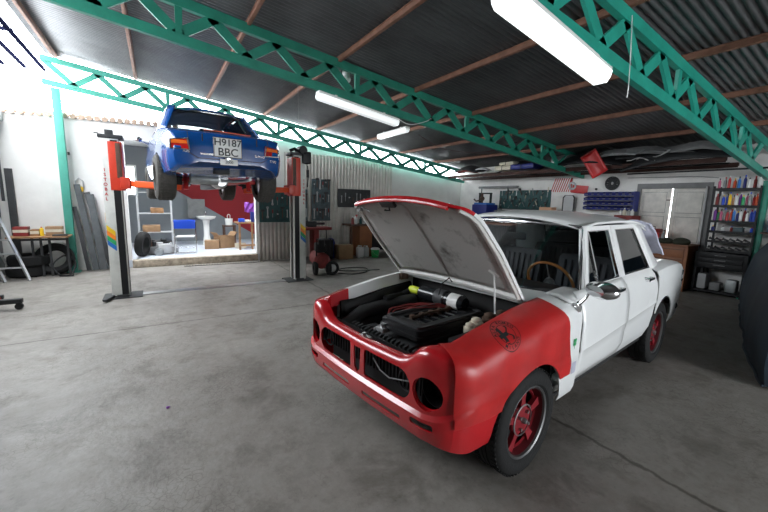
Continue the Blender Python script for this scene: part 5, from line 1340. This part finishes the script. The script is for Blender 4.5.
for i, (y, z, s_, m_, lb) in enumerate(((6.95, 2.50, (.5, .55, .13), 'cream', 'cream folded sheet bundle, lower one on the loft'), (6.85, 2.63, (.45, .5, .10), 'cream', 'cream folded sheet bundle, upper one on the loft'), (6.35, 2.50, (.45, .75, .14), 'navy', 'blue folded tarpaulin on the loft right of the cream bundles'))):
    t = thing('folded_sheet', lb, 'bundle', (8.4, y, z)); b = B(); b.box((0, 0, s_[2] / 2), s_, bev=.05); b.obj('bundle', m_, t)
    b = B(); b.tube([(-s_[0] / 2 - .005, 0, .01), (-s_[0] / 2 - .005, 0, s_[2]), (0, 0, s_[2] + .01)], .01); b.obj('strap', 'dark_grey', t)
t = thing('red_mudguard', 'red panel hanging down from the loft beside the round black plate', 'car panel', (8.10, 4.42, 2.50)); t.rotation_euler = (R(-32), 0, R(8))
b = B(); b.grid([[(.05 * math.sin(3 * v), lerp(-.17, .17, v), u) for v in lin(0, 1, 7)] for u in lin(-.28, .26, 9)]); o = b.obj('skin', 'red', t, sharp=60); solid(o, .012); apply_mods(o)
b = B(); b.tube([(.02, -.17, 0), (.06, 0, .0), (.02, .17, 0)], .012); b.tube([(0, -.17, .26), (0, .17, .26)], .014); b.obj('rib', 'red_dull', t)
t = thing('metal_box', 'small dull metal canister lying on the loft under the right truss', 'canister', (8.5, 2.75, 2.72)); b = B(); b.box((0, 0, 0), (.2, .34, .14), bev=.04); b.obj('body', 'cream', t); b = B(); b.cyl((0, 0, .07), (0, 0, .10), .03); b.obj('cap', 'dark_grey', t)

for i, (y, x, z, L, ang, tl, m_, lb) in enumerate(((2.9, 8.25, 2.62, .9, 30, 12, 'grey', 'thin grey metal strip over the scrap nearest the right truss'), (3.3, 8.2, 2.56, .7, -40, -8, 'light_grey', 'pale metal strip crossing the scrap above the door'), (3.8, 8.2, 2.70, .9, 18, 20, 'dark_grey', 'dark metal strip tilted above the double door'),
        (4.9, 8.25, 2.60, .6, -25, 14, 'light_grey', 'pale bent strip left of the hanging red panel'), (5.25, 8.2, 2.56, .5, 40, -14, 'steel', 'shiny strip at the end of the long green truss'), (3.55, 8.2, 2.52, .5, 8, 5, 'plastic_white', 'small white strip lying on the front loft beam'))):
    b = B(); b.tube([(.03 * math.sin(k * 1.3 + i), lerp(-L / 2, L / 2, k / 7), .03 * math.sin(k * 1.1 + 2 * i)) for k in range(8)], .022, n=6, flat=.4)
    o = b.obj('metal_strip', m_, loc=(x, y, z)); o.rotation_euler = (R(tl), 0, R(ang)); tag(o, lb, 'metal strip', 'scrap strips on the loft')
# round black plate (clutch cover like)
t = thing('slotted_disc', 'round black slotted disc hanging on the back wall above the blue bins', 'disc', at(4.52, 2.13, .035)); t.scale = (1, .84, .84)
b = B(); n_ = 12
out = [(.19 * math.cos(a), .19 * math.sin(a)) for a in lin(0, 2 * PI, 49)[:-1]]; inn = [(.155 * math.cos(a), .155 * math.sin(a)) for a in lin(0, 2 * PI, 49)[:-1]]
b.ring(out, inn, -.015, .015, lambda u, v, h: (h, u, v))
out = [(.10 * math.cos(a), .10 * math.sin(a)) for a in lin(0, 2 * PI, 33)[:-1]]; inn = [(.045 * math.cos(a), .045 * math.sin(a)) for a in lin(0, 2 * PI, 33)[:-1]]
b.ring(out, inn, -.015, .015, lambda u, v, h: (h, u, v)); b.obj('disc', 'black', t)
b = B()
for k in range(12):
    a = 2 * PI * k / 12; c_, s_ = math.cos(a), math.sin(a)
    b.prism([(.095, -.022), (.16, -.036), (.16, .036), (.095, .022)], -.012, .012, lambda u, v, h, c_=c_, s_=s_: (h, u * c_ - v * s_, u * s_ + v * c_))
b.obj('fingers', 'black', t)
# blue small-parts bins
RP = .108
rack = thing('bin_rack', 'dark blue small-parts rack on the back wall right of the double red sign', 'rack', at(4.50, 1.71, .02))
b = B(); b.box((0, 0, 0), (.02, 1.14, .44)); b.box((-.10, -.57, 0), (.22, .02, .44)); b.obj('back_plate', 'navy', rack)
for r_ in range(4):
    b = B(); b.box((-.10, 0, -.205 + r_ * RP), (.20, 1.12, .012)); b.obj('rail', 'grey', rack)
    for k in range(8):
        y = -.485 + k * .139; z = -.197 + r_ * RP
        if True:
            t = thing('parts_bin', f'blue bin, {ordn(7 - k)} from left, {["lowest", "third", "second", "top"][r_]} row of the blue rack', 'bin', (WX - .04, 4.50 + y, 1.71 + z), 0, 'blue bins in the parts rack')
            b = B(); b.prism([(-.015, .002), (-.17, .002), (-.19, .055), (-.10, .078), (-.015, .085)], -.064, -.060, lambda u, v, h: (u, h, v)); b.prism([(-.015, .002), (-.17, .002), (-.19, .055), (-.10, .078), (-.015, .085)], .060, .064, lambda u, v, h: (u, h, v))
            b.box((-.09, 0, .006), (.16, .13, .006)); b.box((-.18, 0, .03), (.008, .13, .055), ry=R(-18)); b.box((-.02, 0, .05), (.006, .13, .09)); b.obj('tray', 'navy', t)
            b = B(); b.box((-.190, 0, .035), (.004, .06, .018), ry=R(-18)); b.obj('label_slot', 'grey', t)
# red striped board and red plate with round emblem
t = thing('striped_sign', 'white sign with red diagonal stripes on the back wall beside the tool board', 'sign', at(5.80, 2.12, .015), 0)
b = B(); b.box((0, 0, 0), (.012, .62, .38)); b.obj('plate', 'plastic_white', t)
b = B()
for k in range(10):
    y0 = -.30 + k * .062
    b.prism([(y0, -.18), (y0 + .028, -.18), (min(.30, y0 + .028 + .12), .18), (min(.272, y0 + .12), .18)], -.0075, -.009, lambda u, v, h: (h, -u, v))
b.obj('stripes', 'red', t)
t = thing('red_sign', 'small red plate with a round emblem right of the striped sign', 'sign', at(5.28, 2.00, .05), 0); t.rotation_euler = (R(6), 0, 0)
b = B(); b.box((0, 0, 0), (.012, .42, .20), bev=.004); b.obj('plate', 'red', t)
b = B(); b.lathe([(.06, -.012), (.105, -.012), (.105, -.018), (.06, -.018)], 24, (0, .20, .07), 'X', closed=True); b.tube([(-.012, .20, .12), (-.012, .20, -.02)], .008); b.obj('emblem', 'galv', t)
# big tool wall panel
t = thing('tool_board', 'wide grey-green tool board crowded with tools on the back wall', 'tool board', at(6.95, 1.72, .02)); b = B(); b.box((0, 0, 0), (.02, 1.75, .56), bev=.003); b.obj('panel', 'teal', t); b = B(); b.box((-.03, 0, -.27), (.06, 1.75, .015)); b.obj('ledge', 'dark_grey', t)
for ri, z in enumerate((1.92, 1.73, 1.56)):
    for i in range(12):
        k = (i * 5 + ri) % 4; L = .15 + .03 * ((i + ri) % 3)
        t = spanner(nm_k[k], f'{["steel", "dark", "small", "slim"][k]} {nm_k[k]}, {ordn(i)} from left, {["top", "middle", "lowest"][ri]} row of the crowded back-wall board', 0, 0, 0, L, ['steel', 'light_grey', 'galv', 'cream'][(i + ri) % 4], k, 'hand tools on the back wall board')
        t.location = at(7.72 - i * .14 + .03 * math.sin(i * 5 + ri), z + .03 * math.sin(i * 3.1 + ri * 2), .045 + .02 * (i % 2)); t.rotation_euler = (R(38 * math.sin(i * 2.3 + ri * 1.7)), 0, R(90)); t.rotation_mode = 'XYZ'; t.scale = (1, 1, 1 + .35 * math.sin(i * 4.1 + ri))
# welding-machine stand in blue/black left of the board, and rail above it
t = thing('tyre_machine', 'black and blue workshop machine standing at the back wall, left of the tool board', 'machine', (8.72, 8.0, 0))
b = B(); b.box((0, 0, .78), (.5, .60, 1.56), bev=.03); b.obj('cabinet', 'navy', t)
for y in (-.22, .22): b = B(); b.box((0, y, 1.72), (.05, .05, .36)); b.obj('upright', 'black', t)
b = B(); b.box((0, 0, 1.90), (.06, .50, .04)); b.obj('cross_bar', 'black', t)
b = B(); b.cyl((-.05, .08, 1.58), (-.05, .08, 1.90), .035); b.ball((-.05, .08, 1.74), .08, 2); b.tube([(-.05, .08, 1.70), (-.12, .26, 1.66), (-.14, .33, 1.72)], .025); b.obj('motor_head', 'skin_rust', t)
b = B(); b.box((-.02, 0, 1.58), (.4, .5, .06), bev=.01); b.obj('tray', 'sky_blue', t)
t = thing('wall_rail', 'long grey-brown shelf rail high on the back wall above the blue machine', 'rail', at(7.82, 2.10, .16))
b = B(); b.box((0, 0, 0), (.10, 1.5, .07), bev=.02); b.obj('bar', 'grey', t)
for y in (-.35, .70): b = B(); b.box((.06, y, -.18), (.03, .02, .40)); b.obj('bracket', 'dark_grey', t)
t = thing('wooden_crate', 'tan wooden box standing above the white roof, in front of the tool board', 'box', (8.85, 5.92, 1.40)); b = B(); b.box((0, 0, .06), (.22, .36, .12), bev=.008); b.obj('body', 'peach', t); b = B(); b.box((0, 0, .125), (.23, .37, .012)); b.obj('lid', 'peach', t)
t = thing('storage_shelf', 'grey metal shelf standing along the back wall behind the white car', 'shelf', (8.88, 6.4, 0))
b = B(); b.box((0, 0, 1.38), (.50, 2.3, .03)); b.obj('top_board', 'grey', t)
for y in (-1.1, 1.1): b = B(); b.box((-.2, y, .68), (.04, .04, 1.36)); b.obj('leg', 'grey', t)
t = thing('mirror_frame', 'small arched grey frame leaning on the back wall left of the blue bins', 'frame', at(5.50, 1.415, .12))
ol = [(-.16, 0), (.16, 0), (.16, .38), (.11, .44), (-.11, .44), (-.16, .38)]; b = B(); b.ring(ol, [(u * .84, .03 + v * .90) for u, v in ol], -.012, .012, lambda u, v, h: (h, u, v)); b.obj('frame', 'dark_grey', t); b = B(); b.prism([(u * .82, .03 + v * .88) for u, v in ol], -.003, .003, lambda u, v, h: (h, u, v)); b.obj('panel', 'light_grey', t)
b = B(); b.box((0, 0, 0), (.04, .04, .05), bev=.005); tag(b.obj('junction_box', 'dark_grey', loc=at(4.88, 2.0, .03)), 'tiny dark box on the wall just above the blue rack', 'box')
cable('thin cable running level along the top of the back wall to the door', [at(4.2, 2.24, .02), at(3.6, 2.23, .02), at(3.0, 2.22, .02), at(2.6, 2.18, .02)], .006, 'grey')

# red tool cabinet and toolbox by the door
t = thing('tool_cabinet', 'tall dark red cabinet beside the double door, behind the saloon', 'cabinet', (8.92, 4.0, 0)); b = B(); b.box((0, 0, .70), (.42, .36, 1.40), bev=.01); b.obj('body', 'red_dull', t)
for k in range(4): b = B(); b.box((-.215, 0, .3 + k * .3), (.02, .32, .27), bev=.004); d_ = b.obj('drawer', 'red_dull', t); b = B(); b.box((-.235, 0, .3 + k * .3), (.015, .14, .02)); b.obj('handle', 'steel', d_)
for i, (y, r, h, m_) in enumerate(((4.12, .03, .12, 'plastic_white'), (4.04, .035, .16, 'cream'), (3.95, .03, .12, 'light_grey'), (3.88, .03, .14, 'plastic_white'))):
    bottle('jar', f'{["white", "cream", "grey", "white-capped"][i]} jar, {ordn(i)} from the left on top of the tall red cabinet', (8.86, y, 1.402), r, h, m_, 'light_grey', 'jars on the red cabinet')
t = thing('chest_of_drawers', 'orange-brown wooden chest of drawers right behind the saloon tail', 'chest', (8.72, 3.08, 0)); b = B(); b.box((0, 0, .44), (.55, .78, .84), bev=.006); b.box((-.02, 0, .875), (.60, .82, .03)); b.box((-.29, -.40, .43), (.02, .03, .84)); b.obj('carcass', 'wood_orange', t)
for k in range(4): b = B(); b.box((-.283, 0, .14 + k * .20), (.02, .70, .185), bev=.004); d_ = b.obj('drawer', 'wood_orange', t); b = B(); b.box((-.297, 0, .14 + k * .20 + .06), (.008, .66, .010)); b.obj('grip', 'wood_dark', d_)
t = thing('toolbox', 'bright red metal toolbox on the cluttered top beside the door', 'toolbox', (8.62, 3.42, .892), R(8)); b = B(); b.box((0, 0, .10), (.26, .42, .20), bev=.01); b.obj('body', 'red', t); b = B(); b.prism([(-.13, .20), (.13, .20), (.08, .27), (-.08, .27)], -.21, .21, lambda u, v, h: (u, h, v)); b.obj('lid', 'red_dull', t); b = B(); b.tube([(0, -.10, .27), (0, -.10, .31), (0, .10, .31), (0, .10, .27)], .008); b.obj('handle', 'black', t)
for i, (y, r, h, m_, lb) in enumerate(((3.15, .16, .10, 'olive', 'dark cap-like lump on the chest of drawers'), (2.85, .13, .12, 'olive', 'dark green rounded lump at the right end of the chest of drawers'))):
    b = B(); b.ball((0, 0, h * .35), r, 3, (1, 1.1, h / r * .7)); tag(b.obj('cloth_bundle', m_, loc=(8.62, y, .895)), lb, 'bundle')
bottle('bottle', 'clear grey bottle right of the red toolbox', (8.55, 3.14, .892 + .06), .03, .17, 'galv', 'plastic_white')

# ---------------- black shelf rack with bottles, drawers below
RY0, RY1, RXc = 1.98, 2.66, 8.93
rk = thing('bottle_rack', 'black steel shelf rack crowded with coloured bottles at the right end of the back wall', 'shelf', (RXc, 2.21, 0))
for x in (-.16, .16):
    for y in (-.31, .31): b = B(); b.box((x, y, 1.0), (.03, .03, 2.0)); b.obj('upright', 'black', rk)
SH = [1.93, 1.63, 1.35, 1.16, .98, .82]
for k, z in enumerate(SH): b = B(); b.box((0, 0, z), (.36, .64, .022)); b.box((-.18, 0, z + .015), (.008, .64, .035)); b.obj('shelf_board', 'black', rk)
cols = ['pink', 'plastic_white', 'blue', 'red_dull', 'sky_blue', 'galv', 'purple', 'yellow', 'plastic_white', 'navy', 'red', 'stripe_green', 'peach', 'blue', 'plastic_white', 'orange_red']
caps = ['black', 'red', 'plastic_white', 'yellow', 'black', 'blue']
for ri, (z, n_, nm) in enumerate(((1.93, 9, 'top shelf'), (1.63, 13, 'second shelf'), (1.35, 13, 'third shelf'), (1.16, 5, 'fourth shelf'))):
    for i in range(n_):
        m_ = cols[(i * 5 + ri * 3) % len(cols)]; h_ = .18 + .05 * ((i * 7 + ri) % 3) / 2
        if ri == 3: h_ = .09
        y = 2.475 - i * (.53 / (n_ - 1))
        _on = ordn(i) if i < 12 else 'thirteenth'
        bottle('bottle', f'{cn_[m_]} bottle, {_on} from the left on the {nm} of the black rack', (RXc - .10 + .04 * (i % 2), y, z + .012), .021 + .002 * ((i + ri) % 2), h_ + .02, m_, caps[(i + ri) % 6], 'bottles on the black rack')
b = B()
t = thing('metal_case', 'dull blue tin on the fourth shelf of the black rack', 'tin', (RXc - .08, 2.12, 1.172)); b = B(); b.box((0, 0, .04), (.12, .13, .08), bev=.01); b.obj('body', 'teal_grey', t); b = B(); b.box((0, 0, .085), (.125, .135, .012)); b.obj('lid', 'teal', t)
for ri, z in enumerate((.98, .82)):
    for i in range(6):
        b = B(); L = .16; b.tube([(0, -.04, .02), (0, .03, .05)], .016, n=8); b.tube([(0, .03, .05), (0, .045, .055)], .024, n=8)
        tag(b.obj('air_gun', 'dark_grey', loc=(RXc - .12, 2.45 - i * .095, z + .015)), f'dark tool, {ordn(i)} from the left on the {["fifth", "sixth"][ri]} shelf of the black rack', 'tool', 'dark tools on the black rack')
t = thing('drawer_cabinet', 'black steel drawer cabinet under the bottle rack', 'cabinet', (8.90, 2.26, 0)); b = B(); b.box((0, 0, .64), (.44, .74, .30), bev=.006)
b.box((0, -.345, .25), (.42, .04, .5)); b.box((0, .345, .25), (.42, .04, .5)); b.box((0, 0, .06), (.42, .72, .03)); b.obj('body', 'black', t)
for k in range(3): b = B(); b.box((-.225, .0, .55 + k * .09), (.015, .62, .08), bev=.003); d_ = b.obj('drawer', 'black', t); b = B(); b.box((-.238, -.0, .56 + k * .09), (.01, .16, .012)); b.obj('handle', 'grey', d_)
for i, (y, sz, m_, lb) in enumerate(((2.50, (.2, .14, .30), 'light_grey', 'pale can in the open base of the drawer cabinet'), (2.30, (.22, .16, .16), 'grey', 'grey part in the open base of the drawer cabinet'), (2.08, (.18, .16, .24), 'galv', 'silver part at the right of the open cabinet base'))):
    b = B(); b.box((0, 0, sz[2] / 2), sz, bev=.04); tag(b.obj('spare_part', m_, loc=(8.84, y, .076)), lb, 'car part')
b = B(); b.box((0, 0, 0), (.03, .03, 2.0)); tag(b.obj('wall_pipe', 'light_grey', loc=at(2.74, 1.02, .06)), 'pale upright pipe left of the black rack', 'pipe')
b = B(); b.box((0, 0, 0), (.03, 2.9, .03)); tag(b.obj('hanging_bar', 'black', loc=(8.6, 2.5, 2.28)), 'black bar spanning above the bottle rack', 'bar')
# red things at right edge
t = thing('hose_reel', 'red hose reel on the wall at the right edge of the picture', 'reel', at(1.40, 1.75, .14)); b = B(); b.lathe([(.20, -.07), (.24, -.07), (.24, -.05), (.12, -.04), (.12, .04), (.24, .05), (.24, .07), (.20, .07)], 24, (0, 0, 0), 'X'); b.obj('reel', 'red_dull', t)
b = B()
for k in range(4): b.lathe([(.135 + .0 * k, -.03 + k * .018), (.165, -.03 + k * .018), (.165, -.018 + k * .018), (.135, -.018 + k * .018)], 24, (0, 0, 0), 'X', closed=True)
b.obj('hose', 'red', t)
t = thing('blue_crate', 'blue plastic crate on the wall shelf at the right edge', 'crate', (8.85, 1.55, 1.22)); b = B(); b.box((0, 0, .09), (.3, .36, .18), bev=.01); b.obj('body', 'sky_blue', t); b = B(); b.box((0, 0, .185), (.32, .38, .02)); b.obj('rim', 'blue', t)
t = thing('wall_shelf', 'dark wall shelf beside the green post at the right edge', 'shelf', (8.9, 1.45, 1.19)); b = B(); b.box((0, 0, .01), (.5, .7, .025)); b.obj('board', 'wood_dark', t); b = B(); b.box((.2, 0, -.1), (.03, .03, .2)); b.obj('bracket', 'dark_grey', t)

# ---------------- car under a dark cover, right edge
cv = thing('covered_car', 'car hidden under a dark blue-grey cloth cover at the right edge', 'covered car', (6.70, .53, 0), R(15))
rows = []
LX = 2.1
for x in lin(-LX, LX, 44):
    u = x / LX
    hw = .86 * (1 - .10 * abs(u) ** 5); zt = interp(u, [(-1, .80), (-.93, .95), (-.55, .98), (-.32, 1.06), (-.12, 1.28), (.35, 1.30), (.62, 1.18), (.9, 1.14), (1, 1.02)])
    row = []
    for k in lin(-1, 1, 41):
        a = abs(k); s_ = 1 if k > 0 else -1
        if a < .45: y, z = hw * .72 * (a / .45), zt - .03 * (a / .45) ** 2
        elif a < .60: f = (a - .45) / .15; y, z = hw * lerp(.72, .93, f), zt - .03 - .13 * f ** 1.6 - max(0, zt - 1.0) * .8 * f
        else: f = (a - .60) / .40; zs = max(zt - .16 - max(0, zt - 1.0) * .8, .3); y, z = hw * (.93 + .09 * math.sin(f * PI * .8)), lerp(zs, .03, f)
        wv = (.010 * math.sin(x * 5 + z * 3) + .006 * math.sin(x * 12 + 2 * z)) * (max(0, a - .5) * 2)
        row.append((x + (.0), s_ * (y + wv), z + .004 * math.sin(x * 4 + k * 4)))
    rows.append(row)
b = B(); V = b.grid(rows)
b._f(V[0][::-1]); b._f(V[-1]); b.obj('cloth_cover', 'tarp', cv, sharp=70)
b = B(); b.tube([Vector(r[0]) + Vector((0, -.01, 0)) for r in rows], .014, n=6); b.tube([Vector(r[-1]) + Vector((0, .01, 0)) for r in rows], .014, n=6); b.obj('cover_hem', 'tarp', cv)
# lilac plastic film wrapped on the saloon's rear pillar
t = thing('plastic_film', 'crumpled lilac plastic film draped over the rear corner of the saloon roof', 'plastic film', (1.664, 1.926, 0), R(187.26))
b = B(); rws = []
for u in lin(0, 1, 10):
    rws.append([(lerp(-2.36, -2.72, u) - .035 * v + .02 * math.sin(v * 9 + u * 5), lerp(.60, .66, u) * v + .0, lerp(1.395, 1.06, u) + .045 * (1 - v * v) * (1 - u) + .028 + .010 * math.sin(v * 17 + u * 11)) for v in lin(.10, 1.0, 12)])
b.grid(rws); o = b.obj('film', 'lilac', t, sharp=25); solid(o, .004, 0); apply_mods(o)
b = B(); b.tube([rws[k][-1] for k in range(10)], .012, n=6); b.obj('rolled_edge', 'lilac', t)
# little things on the floor
b = B(); b.ball((0, 0, .008), .012, 1, (1, 1.3, .7)); b.ball((.012, .01, .006), .008, 1, (1, 1, .6)); tag(b.obj('purple_scrap', 'purple', loc=(-.01, 2.95, 0)), 'tiny purple scrap lying alone on the concrete floor', 'scrap')
